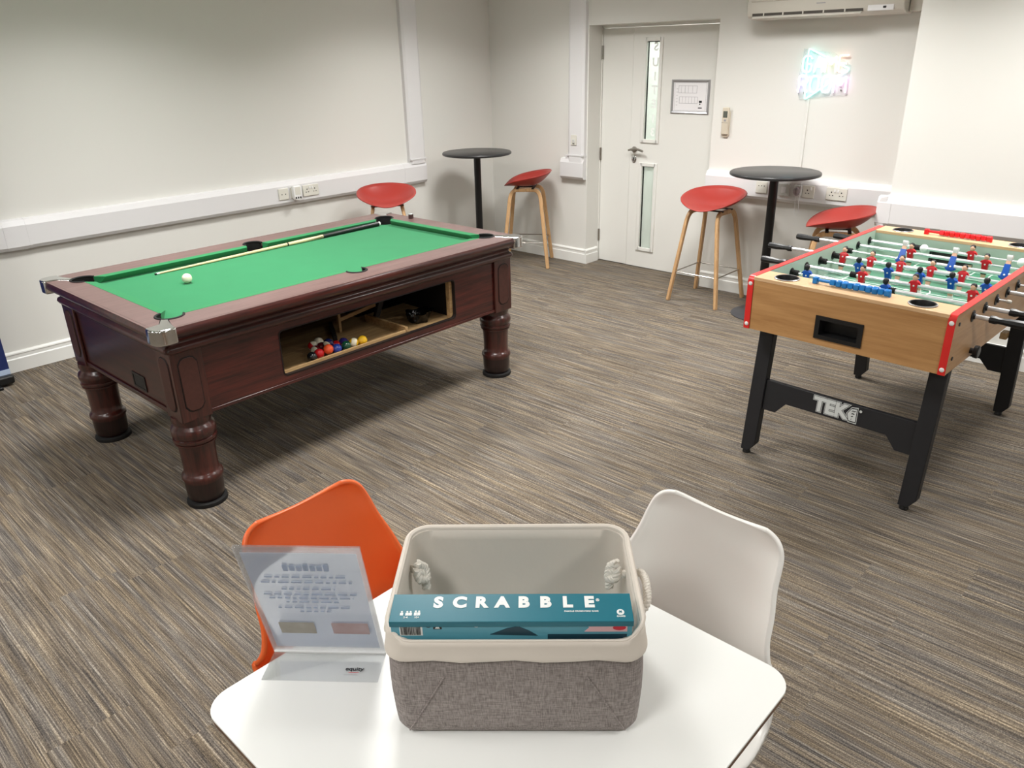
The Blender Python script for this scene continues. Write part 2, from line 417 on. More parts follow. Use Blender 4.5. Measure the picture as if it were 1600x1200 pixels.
def text_obj(body, name, mat, size, parent=None, loc=(0, 0, 0), rot=(0, 0, 0), off=0, ext=.0005, sx=1, align='CENTER', spacing=1, shear=0):
    cu = bpy.data.curves.new('lettering', 'FONT'); cu.body = body; cu.size = size; cu.offset = off; cu.extrude = ext
    cu.align_x = align; cu.align_y = 'CENTER'; cu.space_character = spacing; cu.shear = shear; cu.resolution_u = 4
    t = bpy.data.objects.new('lettering', cu); COL.objects.link(t)
    bpy.context.view_layer.update()
    me = bpy.data.meshes.new_from_object(t.evaluated_get(bpy.context.evaluated_depsgraph_get()))
    bpy.data.objects.remove(t); bpy.data.curves.remove(cu)
    me.materials.clear(); me.materials.append(mat)
    for v in me.vertices: v.co.x *= sx
    if sx < 0: me.flip_normals()
    o = bpy.data.objects.new(name, me); COL.objects.link(o)
    if parent: o.parent = parent
    o.location = loc; o.rotation_euler = rot
    return o

# ------------------------------------------------------------------ camera
H = 1.85
f_px, pitch, roll, yaw = 1204.15, .404577, -.0232266, .7573508
cy_, sy_, cp, sp_ = math.cos(yaw), math.sin(yaw), math.cos(pitch), math.sin(pitch)
fwd = Vector((-sy_*cp, cy_*cp, -sp_)); right = Vector((cy_, sy_, 0)); up = right.cross(fwd)
r2 = math.cos(roll)*right+math.sin(roll)*up; u2 = -math.sin(roll)*right+math.cos(roll)*up
cam = bpy.data.cameras.new('camera'); co = bpy.data.objects.new('camera', cam); COL.objects.link(co)
mw = Matrix.Identity(4)
for i, v in enumerate((r2, u2, -fwd)):
    for j in range(3): mw[j][i] = v[j]
mw.translation = (0, 0, H); co.matrix_world = mw
cam.sensor_width = 36; cam.lens = f_px/1600*36; cam.clip_start = .05
scene.camera = co

# ------------------------------------------------------------------ room
XA, YB, YD, YC, CE = -5.613, 5.735, 5.93, 5.30, 2.62
XR, YF = 2.6, -2.6
DL, DR, DT = -4.42, -3.19, 2.06     # door recess
XC = -1.645                         # column edge
struct(MB().b2(XA-.15, XR+.15, YF-.15, 7.6, -.06, 0).build('floor', M['carpet']))
struct(MB().b2(XA-.15, XR+.15, YF-.15, 7.6, CE, CE+.08).build('ceiling', M['ceiling']))
struct(MB().b2(XA-.12, XA, YF, YB+.3, 0, CE).build('wall_left', M['wall']))
struct(MB().b2(XR, XR+.12, YF, YB+.3, 0, CE).build('wall_right', M['wall']))
struct(MB().b2(XA, XR, YF-.12, YF, 0, CE).build('wall_front', M['wall']))
w = MB()
w.b2(XA, DL, YB, YB+.3, 0, CE).b2(DL, DR, YB, YB+.3, DT, CE).b2(DR, XC, YB, YB+.3, 0, CE)
struct(w.build('wall_back', M['wall']))
struct(MB().b2(XC, XR, YC, YB+.3, 0, CE).build('wall_column', M['wall']))
# corridor glimpsed through the glazed strips of the door
struct(MB().b2(-5.6, -2.2, 7.3, 7.4, 0, CE).build('wall_corridor', M['wall']))

SK = [(0, 0), (.018, 0), (.018, .085), (.013, .092), (.013, .112), (.017, .118), (.015, .126), (.006, .135), (0, .135)]
def skirting(name, runs):
    b = MB()
    for ax, fixed, a, c, sgn in runs:
        pts = [(fixed+sgn*d, z) for d, z in SK]
        b.prism(pts, 1 if ax == 'y' else 0, a, c)
    return struct(b.build(name, M['gloss_white'], smooth=20))
skirting('baseboard_left', [('y', XA, YF, YB, 1)])
skirting('baseboard_back', [('x', YB, XA, DL, -1), ('y', DL, YB-.018, YD-.03, 1)])
skirting('baseboard_door', [('x', YB, DR, XC, -1)])
skirting('baseboard_column', [('x', YC, XC-.018, XR, -1), ('y', XC, YC-.018, YB, -1)])
# dado trunking
TR = [(0, .775), (.036, .778), (.05, .80), (.05, .925), (.036, .958), (0, .965)]
def trunk(b, ax, fixed, a, c, sgn): b.prism([(fixed+sgn*d, z) for d, z in TR], 1 if ax == 'y' else 0, a, c)
VT = [(0, 0), (0, .036), (.018, .05), (1, .05), (1, .036), (1, 0)]
b = MB(); trunk(b, 'y', XA, YF, 4.81, 1)
V0, V1 = 4.628, 4.81
b.prism([(XA, V0), (XA+.036, V0), (XA+.05, V0+.022), (XA+.05, V1-.022), (XA+.036, V1), (XA, V1)], 2, .95, CE)
for y in (1.33, 1.46, 4.55): b.prism([(XA+d*1.03, z+(.002 if z > .87 else -.002)) for d, z in TR], 1, y, y+.012 if y != 1.33 else y+.12)
b.b2(XA, XA+.054, V0-.003, V1+.003, .985, .998)
struct(b.build('trim_1', M['upvc'], smooth=20))
b = MB()
P0, P1 = -4.612, -4.432
b.prism([(P0, YB), (P0, YB-.036), (P0+.022, YB-.05), (P1-.022, YB-.05), (P1, YB-.036), (P1, YB)], 2, .80, CE)
b.prism([(YB-d*1.03, z) for d, z in TR], 0, P0-.085, P1+.002)
b.b2(P0-.003, P1+.003, YB-.054, YB, .985, .998)
b.b2(P0-.03, P0+.01, YB-.04, YB, .955, .99)
struct(b.build('trim_2', M['upvc'], smooth=20))
b = MB(); trunk(b, 'x', YB, DR+.003, XC, -1)
for x in (-2.62, -2.48, -2.245): b.prism([(YB-d*1.04, z+(.002 if z > .87 else -.002)) for d, z in TR], 0, x, x+.05)
struct(b.build('trim_3', M['upvc'], smooth=20))
b = MB(); trunk(b, 'x', YC, XC-.05, XR, -1)
b.prism([(XC-d, z) for d, z in TR], 1, YC-.05, YB)
b.prism([(YC-d*1.04, z+(.002 if z > .87 else -.002)) for d, z in TR], 0, XC-.055, XC+.03)
struct(b.build('trim_4', M['upvc'], smooth=20))
struct(MB().b2(-.80, -.735, YC-.03, YC, 0, .80).build('trim_5', M['upvc'], bevel=.004))
# flat cover over the cable of the lit sign
struct(MB().b2(-2.452, -2.43, YB-.010, YB, .962, 1.52).build('trim_6', M['wall'], bevel=.003))

# ---- door
dm = MB()
dm.b2(DL, DR+.05, YD-.012, YD+.10, DT-.022, DT+.03)               # head of frame
dm.b2(DL-.02, DL+.006, YD-.012, YD+.10, 0, DT)
dm.b2(DR-.03, DR+.06, YD+.002, YD+.10, 0, DT)
frame = struct(dm.build('door_1', M['door'], bevel=.002))
SEAM = -4.092
lf = MB(); lf.b2(DL+.008, SEAM-.002, YD, YD+.045, .006, DT-.026); lf.build('side_leaf', M['door'], frame, bevel=.002)
G = [(-3.962, -3.812, 1.13, 1.935), (-3.968, -3.824, .178, .925)]
lm = MB()
X0, X1 = SEAM+.002, DR+.03
gx0, gx1 = -3.965, -3.815
z = [(.006, G[1][2]), (G[1][3], G[0][2]), (G[0][3], DT-.026)]
ym, yM = YD-.004, YD+.041
lm.b2(X0, gx0, ym, yM, .006, DT-.026).b2(gx1, X1, ym, yM, .006, DT-.026)
for a, c in z: lm.b2(gx0, gx1, ym, yM, a, c)
leaf = lm.build('door_leaf', M['door'], frame)
for (a, c, z0, z1) in G:
    a, c = gx0, gx1
    t = MB()
    for q in ((a-.018, a+.012, z0-.018, z1+.018), (c-.012, c+.018, z0-.018, z1+.018)): t.b2(q[0], q[1], ym-.012, ym+.01, q[2], q[3])
    for q in ((a, c, z0-.018, z0+.012), (a, c, z1-.012, z1+.018)): t.b2(q[0], q[1], ym-.012, ym+.01, q[2], q[3])
    t.build('glazing_bead', M['door'], leaf, bevel=.003)
    MB().b2(a, c, YD+.022, YD+.03, z0, z1).build('glass_pane', M['frost'], leaf)
    MB().b2(a+.010, a+.016, YD+.012, YD+.022, z0, z1).b2(a, c, YD+.012, YD+.022, z1-.018, z1-.012).build('gasket', M['rubber'], leaf)
for ch, zz in (('S', 1.879), ('U', 1.758), ('I', 1.649), ('T', 1.541), ('E', 1.428), ('1', 1.307), ('3', 1.198)):
    text_obj(ch, 'lettering', M['etch'], .092, leaf, ((gx0+gx1)/2+.008, YD+.0215, zz), (R(90), 0, 0), off=.003, sx=-1.0)
# handle and lock
hd = MB()
HX, HZ = -4.022, 1.05
hd.rev((HX-.02, ym-.001, HZ), (0, -1, 0), [(.026, 0), (.026, .008), (.022, .010)])
hd.rev((HX-.02, ym, HZ), (0, -1, 0), [(.010, .0), (.010, .045)])
hd.tube([(HX-.055, ym-.045, HZ-.004), (HX-.02, ym-.052, HZ+.004), (HX+.03, ym-.054, HZ+.010), (HX+.07, ym-.052, HZ+.004), (HX+.10, ym-.05, HZ-.008)], [.008, .011, .010, .009, .009])
part(hd.build('door_handle', M['steel'], leaf), 'brushed steel lever handle')
kk = MB(); kk.sphere((HX-.022, ym-.002, HZ-.082), .027, (1, .25, 1.35))
lock = part(kk.build('lock_escutcheon', M['chrome'], leaf), 'oval chrome lock plate')
MB().b2(HX-.027, HX-.017, ym-.012, ym-.007, HZ-.098, HZ-.068).build('keyhole', M['hole'], lock, bevel=.002)
for hz in (1.845, .99, .245):
    part(MB().b2(DL+.001, DL+.016, YD-.012, YD-.002, hz-.055, hz+.055).cyl((DL+.009, YD-.010, hz-.055), (DL+.009, YD-.010, hz+.055), .008).build('hinge', M['steel'], frame), 'steel hinge')

# ---- wall fittings
def plate_thing(name, label, cat, origin, rz, w_, h_, group=None, mat='plate', t=.009):
    """local frame: x across, -y out of the wall, z up"""
    o = thing(name, label, cat, origin, rz, group)
    MB().b2(-w_/2, w_/2, -t, 0, -h_/2, h_/2).build('faceplate', M[mat], o, bevel=.003)
    return o
def socket_holes(o, x, t=.009, s=1):
    b = MB()
    b.b2(x-.004, x+.004, -t-.0006, -t+.002, .004*s+.002, .016)
    for d in (-.011, .011): b.b2(x+d-.0045, x+d+.0045, -t-.0006, -t+.002, -.014, -.008)
    b.build('socket_holes', M['hole'], o, smooth=0)
def rocker(o, x, t=.009):
    MB().b2(x-.006, x+.006, -t-.004, -t, .012, .032).build('switch_rocker', M['white_plastic'], o, bevel=.0015)
ROTA = R(90)     # local -y  -> +x  (left wall)
FX = XA+.05
o = plate_thing('data_outlet', 'single square grey-white outlet plate on left wall trunking, left of the plug-in alarm', 'socket', (FX, 3.298, .868), ROTA, .088, .088, mat='plate')
for x in (-.016, .016): MB().b2(x-.004, x+.004, -.0096, -.006, -.006, .002).build('socket_hole', M['hole'], o, smooth=0)
o = thing('plug_in_alarm', 'rounded white plug-in detector with three dark slots on left wall trunking', 'detector', (FX, 3.405, .868), ROTA)
MB().b2(-.043, .043, -.009, 0, -.043, .043).build('faceplate', M['plate'], o, bevel=.003)
b = MB(); b.prism([(-.036, .055), (-.04, -.02), (-.03, -.052), (0, -.06), (.03, -.052), (.04, -.02), (.036, .055)], 1, -.045, -.009)
hb = b.build('detector_body', M['white_plastic'], o, bevel=.008, seg=3)
b = MB()
for x in (-.02, 0, .02): b.b2(x-.007, x+.007, -.0465, -.043, -.045, -.030)
b.build('vent_slots', M['hole'], hb, bevel=.002)
MB().b2(-.024, .024, -.0464, -.044, -.015, .045).build('front_label', M['plate'], hb)
o = plate_thing('double_socket', 'twin power socket on left wall trunking, right of the plug-in alarm', 'socket', (FX, 3.55, .868), ROTA, .148, .088, 'twin wall sockets')
for x in (-.036, .036): socket_holes(o, x)
for x in (-.012, .012): rocker(o, x)
FY = YB-.05
o = plate_thing('blank_outlet', 'leftmost outlet plate on the right trunking, left of black table pole', 'socket', (-2.70, FY, .874), 0, .09, .088)
b = MB()
for x in (-.022, 0, .022): b.b2(x-.004, x+.004, -.0096, -.006, .008, .014)
b.build('socket_holes', M['hole'], o, smooth=0)
o = plate_thing('network_outlet', 'grey network outlet plate on right trunking, just right of black table pole', 'socket', (-2.52, FY-.001, .872), 0, .09, .088, mat='upvc_grey', t=.014)
MB().b2(-.018, .018, -.0165, -.014, -.022, .022).build('port_cover', M['upvc'], o, bevel=.002)
o = plate_thing('single_socket', 'single power socket with a clear adapter plugged beside it, right trunking', 'socket', (-2.335, FY, .874), 0, .09, .088)
socket_holes(o, -.006); rocker(o, .02)
o = plate_thing('double_socket', 'twin power socket on right trunking, right end of its row', 'socket', (-2.128, FY, .876), 0, .148, .088, 'twin wall sockets')
for x in (-.036, .036): socket_holes(o, x)
for x in (-.012, .012): rocker(o, x)
o = thing('power_adapter', 'translucent mauve plug adapter with hanging thin wire under black round table', 'adapter', (-2.412, FY, .875), 0)
MB().b2(-.03, .03, -.012, 0, -.035, .04).build('adapter_plate', M['white_plastic'], o, bevel=.004)
ab = MB(); ab.sphere((0, -.032, -.002), .026, (.95, .9, 1.25))
ab.build('adapter_body', M['mauve'], o)
cb = MB(); cb.tube([(.02, -.014, .06), (.024, -.02, 0), (.02, -.022, -.08), (.03, -.022, -.15), (.012, -.022, -.18), (-.005, -.022, -.15), (-.004, -.03, -.03)], .0022, 6)
cb.build('wire', M['upvc'], o)
o = plate_thing('light_switch', 'small white switch plate on vertical trunking left of the door', 'switch', (-4.535, FY, 1.125), 0, .062, .088, mat='plate')
MB().b2(-.014, .014, -.013, -.009, -.026, .006).build('switch_rocker', M['upvc_grey'], o, bevel=.002)
MB().b2(-.012, .012, -.0094, -.008, -.036, -.030).build('legend_strip', M['hole'], o)

# notice on the door
o = thing('notice_frame', 'silver snap frame holding a floor plan notice on the white door', 'frame', (-3.517, ym, 1.495), 0)
fw, fh, ft = .178, .133, .022
b = MB()
prof = [(0, 0), (0, -.006), (.008, -.011), (.018, -.007), (.022, -.003), (.022, 0)]
loops = []
for d, yy in prof:
    loops.append([(x*(fw-d), yy, zq*(fh-d)) for x, zq in ((-1, -1), (1, -1), (1, 1), (-1, 1))])
b.loft(loops, False); b.build('frame_border', M['alu'], o, smooth=20)
sh = MB().b2(-fw+.018, fw-.018, -.002, 0, -fh+.018, fh-.018).build('notice_sheet', M['paper'], o)
b = MB(); rnd = random.Random(3)
def ln(x0, z0, x1, z1, t=.0012):
    b.b2(min(x0, x1)-t, max(x0, x1)+t, -.0026, -.0019, min(z0, z1)-t, max(z0, z1)+t)
for (x0, x1, z0, z1) in ((-.11, -.05, .03, .085), (-.05, .06, .03, .085), (-.10, .07, -.05, .0), (-.145, .145, -.105, .108)):
    t = .0006 if x0 < -.14 else .0011
    ln(x0, z0, x1, z0, t); ln(x0, z1, x1, z1, t); ln(x0, z0, x0, z1, t); ln(x1, z0, x1, z1, t)
for x in (-.07, -.04, -.012, .016, .044): ln(x, -.05, x, 0, .0008)
for x in (-.085, -.02, .02): ln(x, .03, x, .085, .0008)
for k in range(6): ln(-.13, .06-.025*k, -.118, .06-.025*k, .0012)
b.build('plan_drawing', M['ink_grey'], sh, smooth=0)
MB().b2(.085, .112, -.0027, -.0018, -.045, -.028).b2(.09, .10, -.0027, -.0018, -.06, -.05).b2(.08, .115, -.0026, -.0018, -.088, -.080).build('stamp_marks', M['ink_black'], sh, smooth=0)

# remote in wall holder
o = thing('remote_control', 'beige remote control with grey screen in wall holder right of door', 'remote', (-3.068, YB, 1.333), 0)
MB().prism([(-.032, .075), (-.032, -.10), (-.02, -.115), (.02, -.115), (.032, -.10), (.032, .075)], 1, -.014, 0).build('holder', M['remote'], o, bevel=.003)
rb = MB().b2(-.028, .028, -.030, -.012, -.095, .105).build('remote_body', M['remote'], o, bevel=.007, seg=3)
MB().b2(-.018, .018, -.0315, -.029, .03, .078).build('screen', M['lcd'], rb, bevel=.001)
MB().b2(-.009, .009, -.032, -.029, .002, .018).build('button', M['ink_grey'], rb, bevel=.001)
MB().b2(-.027, .027, -.0305, -.0295, -.008, -.0065).build('cover_seam', M['lcd'], rb)

# air conditioner
o = thing('air_conditioner', 'aged white wall air conditioner above the lit sign', 'air conditioner', (-2.345, YB, 2.03), 0)
hw = .525
prof = [(0, .012), (-.05, 0), (-.15, .004), (-.195, .02), (-.21, .05), (-.215, .09), (-.205, .26), (-.18, .30), (0, .30)]
b = MB(); b.prism(prof, 0, -hw, hw); body = b.build('casing', M['ac'], o, bevel=.006, smooth=30)
b = MB()
for k in range(9): b.b2(-hw+.03, hw-.17, -.2185, -.20, .115+.018*k, .124+.018*k)
b.build('grille_slats', M['ac'], o, bevel=.002)
b = MB(); b.b2(-hw+.04, hw-.25, -.206, -.17, .026, .046); b.build('air_outlet', M['ac_dark'], o)
rot = Matrix.Rotation(R(28), 3, 'X')
b = MB(); b.box((-.105, -.205, .020), (2*hw-.30, .042, .006), rot); b.build('louvre', M['ac'], o, bevel=.002)
for x in (-.40, -.26, -.12, .02, .16): MB().b2(x-.004, x+.004, -.209, -.18, .024, .048).build('louvre_vane', M['ac'], o)
b = MB(); b.b2(hw-.22, hw-.06, -.214, -.19, .022, .056); pn = b.build('sensor_panel', M['upvc'], o, bevel=.003)
MB().b2(hw-.125, hw-.105, -.2165, -.21, .036, .048).build('sensor_eye', M['hole'], pn, bevel=.002)
MB().b2(-.03, .03, -.2165, -.21, .082, .088).build('maker_badge', M['ink_grey'], o)
MB().b2(hw+.004, hw+.17, -.12, 0, .012, .28).build('pipe_cover', M['ac'], o, bevel=.004)

# lit sign
o = thing('neon_sign', 'lit multicoloured neon sign reading game room over a play triangle', 'sign', (-2.345, YB, 1.67), 0)
MB().prism([(-.165, .17), (.05, .14), (.175, .06), (.175, -.13), (-.16, -.165), (-.19, -.08)], 1, -.010, -.004).build('backing_board', M['n_back'], o)
for x, zq in ((-.13, .12), (.13, .06), (.13, -.1), (-.13, -.12)): MB().cyl((x, 0, zq), (x, -.012, zq), .006).build('standoff', M['chrome'], o)
def rounded(path, r=.012, n=4):
    P = [Vector(p) for p in path]; out = [P[0]]
    for i in range(1, len(P)-1):
        a = (P[i-1]-P[i]); c = (P[i+1]-P[i]); q = min(r, a.length/2.2, c.length/2.2)
        A = P[i]+a.normalized()*q; C = P[i]+c.normalized()*q
        for k in range(n+1):
            t = k/n; out.append((1-t)**2*A+2*t*(1-t)*P[i]+t*t*C)
    out.append(P[-1]); return out
def tubeletter(name, strokes, x, z, w_, h_, mat, yy=-.026, r=.0062):
    b = MB()
    for st in strokes: b.tube(rounded([(x+p[0]*w_, yy, z+p[1]*h_) for p in st], .014), r, 8)
    return b.build(name, mat, o)
tri = MB(); tri.tube(rounded([(-.125, -.02, -.03), (-.128, -.02, .172), (.165, -.02, .04), (.165, -.02, .03), (-.118, -.02, -.165), (-.122, -.02, -.04)], .02, 6), .0052, 8)
tri.build('triangle_tube', M['n_cyan'], o)
LG = [[(1, .8), (.8, 1), (.2, 1), (0, .8), (0, .2), (.2, 0), (.8, 0), (1, .2), (1, .5), (.55, .5)]]
LA = [[(0, 0), (.5, 1), (1, 0)], [(.25, .36), (.75, .36)]]
LM = [[(0, 0), (.05, 1), (.5, .4), (.95, 1), (1, 0)]]
LE = [[(1, 1), (0, 1), (0, 0), (1, 0)], [(0, .52), (.85, .52)]]
LR = [[(0, 0), (0, 1), (.75, 1), (1, .8), (.8, .5), (0, .48)], [(.45, .48), (1, 0)]]
LO = [[(.5, 1), (.15, .95), (0, .5), (.15, .05), (.5, 0), (.85, .05), (1, .5), (.85, .95), (.5, 1)]]
for nm, st, x, mat in (('letter', LG, -.155, 'n_cyan'), ('letter', LA, -.073, 'n_white'), ('letter', LM, .006, 'n_yellow'), ('letter', LE, .098, 'n_red')):
    tubeletter(nm, st, x, .018, .062 if mat != 'n_yellow' else .075, .105, M[mat])
for nm, st, x, mat in (('letter', LR, -.168, 'n_violet'), ('letter', LO, -.088, 'n_cyan'), ('letter', LO, -.005, 'n_white'), ('letter', LM, .08, 'n_pink')):
    tubeletter(nm, st, x, -.115, .062 if st is not LM else .085, .108, M[mat])

# roll-up banner by the left wall
o = thing('rollup_banner', 'navy blue roll-up banner at left edge by the wall', 'banner', (-5.40, .69, 0), 0)
MB().b2(-.004, .004, -.425, .425, .10, 1.98).build('banner_sheet', M['navy'], o)
part(MB().b2(-.008, .008, -.425, .425, .065, .10).build('bottom_strip', M['banner_strip'], o), 'pale blue strip')
MB().b2(-.05, .05, -.43, .43, .015, .068).build('banner_base', M['black'], o, bevel=.012)
for y in (-.30, .33): MB().b2(-.06, .085, y-.02, y+.02, 0, .02).build('foot', M['black'], o, bevel=.005)
MB().cyl((-.03, 0, .06), (-.03, 0, 1.99), .012).build('support_pole', M['steel'], o)
MB().b2(-.012, .012, -.425, .425, 1.97, 2.0).build('top_rail', M['alu'], o)

# ------------------------------------------------------------------ ceiling lamps, plus an added fill row
LAMPS = [(-4.15, 1.9, 29), (-2.4, 1.9, 34), (1.0, 1.9, 26), (-4.15, 4.4, 29), (-2.4, 4.4, 34), (-.55, 4.3, 28), (-4.15, -.7, 22), (-2.4, -.7, 13), (-.6, -.7, 17)]  # last three, behind the camera, are added as fill
for K, (x, y, en) in enumerate(LAMPS):
    ld = bpy.data.lights.new('panel_and_fill_light', 'AREA'); ld.shape = 'SQUARE'; ld.size = .56; ld.energy = en; ld.spread = R(140); ld.color = (1, .988, .965)
    lo = bpy.data.objects.new('panel_and_fill_light', ld); COL.objects.link(lo); lo.location = (x, y, CE-.03)
    cl = MB(); cl.fill([rrect(.30, .30, .005, n=1), rrect(.28, .28, .005, n=1)], -.02, 0)
    fr = struct(cl.build('trim_%d' % (20+K), M['gloss_white'], loc=(x, y, CE)))
    MB().b2(-.28, .28, -.28, .28, -.014, 0).build('diffuser', M['lamp'], fr)
ld = bpy.data.lights.new('corridor_light', 'AREA'); ld.size = .5; ld.energy = 60
lo = bpy.data.objects.new('corridor_light', ld); COL.objects.link(lo); lo.location = (-3.6, 6.7, CE-.05)
wd = bpy.data.worlds.new('World'); scene.world = wd; wd.use_nodes = True
wd.node_tree.nodes['Background'].inputs['Color'].default_value = (.9, .93, 1, 1)
wd.node_tree.nodes['Background'].inputs['Strength'].default_value = .3

# ------------------------------------------------------------------ pool table
pt = thing('pool_table', 'large dark mahogany pub pool table with green cloth and turned legs', 'pool table', (-3.645, 2.216, 0), .012)
A, B = .642, 1.095          # outer half size of the rail
AI, BI = .475, .965         # inner wood edge
ZT, ZB = .87, .837          # rail top, bed
AX, AY = .572, 1.025        # apron half size
CR, MR = .056, .050
cc = (AI-.015, BI-.015); mc = AI+.016
def arc(c, r, a0, a1, n=10):
    return [(c[0]+r*math.cos(a0+(a1-a0)*i/n), c[1]+r*math.sin(a0+(a1-a0)*i/n)) for i in range(n+1)]
k = math.acos(.015/CR); km = math.acos(.016/MR)
def rail_hole():
    out = []
    # counter clockwise from the middle pocket on +x
    out += arc((mc, 0), MR, -(PI-km), (PI-km), 14)
    out += arc((cc[0], cc[1]), CR, -k, PI/2+k, 14)
    out += arc((-cc[0], cc[1]), CR, PI/2-k, PI+k, 14)
    out += arc((-mc, 0), MR, km, 2*PI-km, 14)
    out += arc((-cc[0], -cc[1]), CR, PI-k, 1.5*PI+k, 14)
    out += arc((cc[0], -cc[1]), CR, 1.5*PI-k, 2*PI+k, 14)
    return out
def bed_loop():
    out = []
    out += arc((mc, 0), MR, PI+km, PI-km, 8)
    out += arc((cc[0], cc[1]), CR, 2*PI-k, PI/2+k, 10)
    out += arc((-cc[0], cc[1]), CR, PI/2-k, -(PI-k), 10)
    out += arc((-mc, 0), MR, km, -km, 8)
    out += arc((-cc[0], -cc[1]), CR, PI-k, -PI/2+k, 10)
    out += arc((cc[0], -cc[1]), CR, 1.5*PI-k, k, 10)
    return out
b = MB(); b.fill([rrect(A-.006, B-.006, .045, n=6), rail_hole()], ZT-.02, ZT)
b.build('rail_top', M['mahog_rail_sheen'], pt, smooth=30)
b = MB()
prof = [(.014, .744), (.024, .750), (.031, .763), (.027, .776), (.014, .783), (.012, .792), (.022, .806), (.044, .815), (.058, .824), (.069, .836), (.0715, .848), (.069, .860), (.063, .8695), (.050, .8702)]
b.loft([rrect(AX+d, AY+d, .012+d*.5, zq, 5) for d, zq in prof], False)
b.build('rail_moulding', M['mahog_y'], pt, smooth=50)
b = MB(); b.fill([bed_loop()], ZB-.03, ZB); b.build('playing_cloth', M['baize'], pt)
# cushions
def cushion(p0, p1, nrm, e0, e1):
    p0, p1, n = Vector(p0), Vector(p1), Vector(nrm); d = (p1-p0).normalized()
    pr = [(0, ZB), (0, ZT+.001), (.040, ZT-.001), (.041, ZT-.003), (.040, ZT-.006), (.020, ZB)]
    loops = []
    L_ = (p1-p0).length
    for t, kk_ in ((0, 1), (.07, 0), (L_-.07, 0), (L_, 1)):
        l = []
        for off, zq in pr:
            s = min(1, off/.041)
            ex = (e0*s if t < L_/2 else -e1*s)*kk_
            q = p0+d*(t+ex)+n*off; l.append((q.x, q.y, zq))
        loops.append(l)
    MB().loft(loops).build('cushion', M['baize_cush'], pt, smooth=30, bevel=.0006)
ye = cc[1]-math.sin(k)*CR; xe = cc[0]-math.sin(k)*CR; ym_ = MR*math.sin(km)
for s in (1, -1):
    for t in (1, -1):
        cushion((s*AI, t*(ym_+.004)), (s*AI, t*ye), (-s, 0), .018, .04)
    cushion((-xe, s*BI), (xe, s*BI), (0, -s), .04, .04)
# pockets
for (c, r) in [((sx*cc[0], sy*cc[1]), CR) for sx in (1, -1) for sy in (1, -1)]+[((s*mc, 0), MR) for s in (1, -1)]:
    b = MB(); b.lathe([(r-.001, ZB-.002), (r-.001, .77), (.001, .765)], (c[0], c[1], 0), 28, False)
    ang = math.atan2(c[1], c[0]) if c[1] else (0 if c[0] > 0 else PI)
    kk2 = (PI-km) if not c[1] else (PI/4+k)
    if c[1]: ang = math.atan2(1 if c[1] > 0 else -1, 1 if c[0] > 0 else -1)
    path = [(c[0]+(r+.001)*math.cos(ang+a*kk2/9), c[1]+(r+.001)*math.sin(ang+a*kk2/9), ZT) for a in range(-9, 10)]
    b.tube(path, .0055, 8)
    # leather back wall above the bed
    rows = [[(c[0]+(r-.002)*math.cos(ang+a*kk2/9), c[1]+(r-.002)*math.sin(ang+a*kk2/9), zq) for a in range(-9, 10)] for zq in (ZB-.004, ZT)]
    b.grid(rows)
    b.build('pocket', M['rubber'], pt, smooth=50)
# chrome corner caps
for sx in (1, -1):
    for sy in (1, -1):
        t45 = R(45)
        tip = [(cc[0]+(CR+.006)*math.cos(a), cc[1]+(CR+.006)*math.sin(a)) for a in (R(26), R(45), R(64))]
        out = [(A+.004, B-.085), (A+.008, B-.05)]
        out += [(A-.042+.05*math.cos(R(a)), B-.042+.05*math.sin(R(a))) for a in (0, 15, 30, 45, 60, 75, 90)]
        out += [(A-.05, B+.008), (A-.085, B+.004)]
        pl = [tip[0]]+[(A-.055, B-.095)]+out+[(A-.095, B-.055)]+[tip[2], tip[1]]
        pl = [(x*sx, y*sy) for x, y in pl]
        if sx*sy < 0: pl = pl[::-1]
        b = MB(); b.prism(pl, 2, ZT-.062, ZT+.004)
        part(b.build('corner_cap', M['chrome'], pt, bevel=.007, seg=3), 'chrome corner cap')
# apron walls
OY0, OY1, OZ0, OZ1 = -.525, .585, .488, .706
b = MB()
hole = rrect((OY1-OY0)/2, (OZ1-OZ0)/2, .022, n=4, c=((OY0+OY1)/2, (OZ0+OZ1)/2))
b.fill([[(-AY, .44), (AY, .44), (AY, .76), (-AY, .76)], hole], 0, .02)
b.xf(Matrix(((0, 0, 1, AX-.02), (1, 0, 0, 0), (0, 1, 0, 0), (0, 0, 0, 1))))
b.build('front_apron', M['mahog_y'], pt, smooth=30)
b = MB()
for l0, l1 in ((.003, .0),):
    rim = [rrect((OY1-OY0)/2+d, (OZ1-OZ0)/2+d, .022, n=4, c=((OY0+OY1)/2, (OZ0+OZ1)/2)) for d in (.004, -.001)]
    b.loft([[(AX+.002, *p) for p in rim[0]], [(AX+.003, *p) for p in rim[1]], [(AX-.021, *p) for p in rim[1]]], False)
b.build('opening_edge', M['dark_groove'], pt)
MB().b2(-AX, -AX+.02, -AY, AY, .44, .76).build('back_apron', M['mahog_y'], pt)
MB().b2(-AX, AX, AY-.02, AY, .44, .76).build('end_apron', M['mahog_x'], pt)
ea = MB().b2(-AX, AX, -AY, -AY+.02, .44, .76).build('end_apron', M['mahog_x'], pt)
b = MB(); b.b2(-AX+.11, AX-.11, -AY-.008, -AY, .44, .462); b.b2(-AX+.11, AX-.11, -AY-.006, -AY, .725, .75)
b.build('apron_moulding', M['mahog_x'], pt, bevel=.003)
b = MB(); b.b2(AX, AX+.006, -AY+.12, AY-.12, .44, .455); b.build('apron_moulding', M['mahog_y'], pt, bevel=.002)
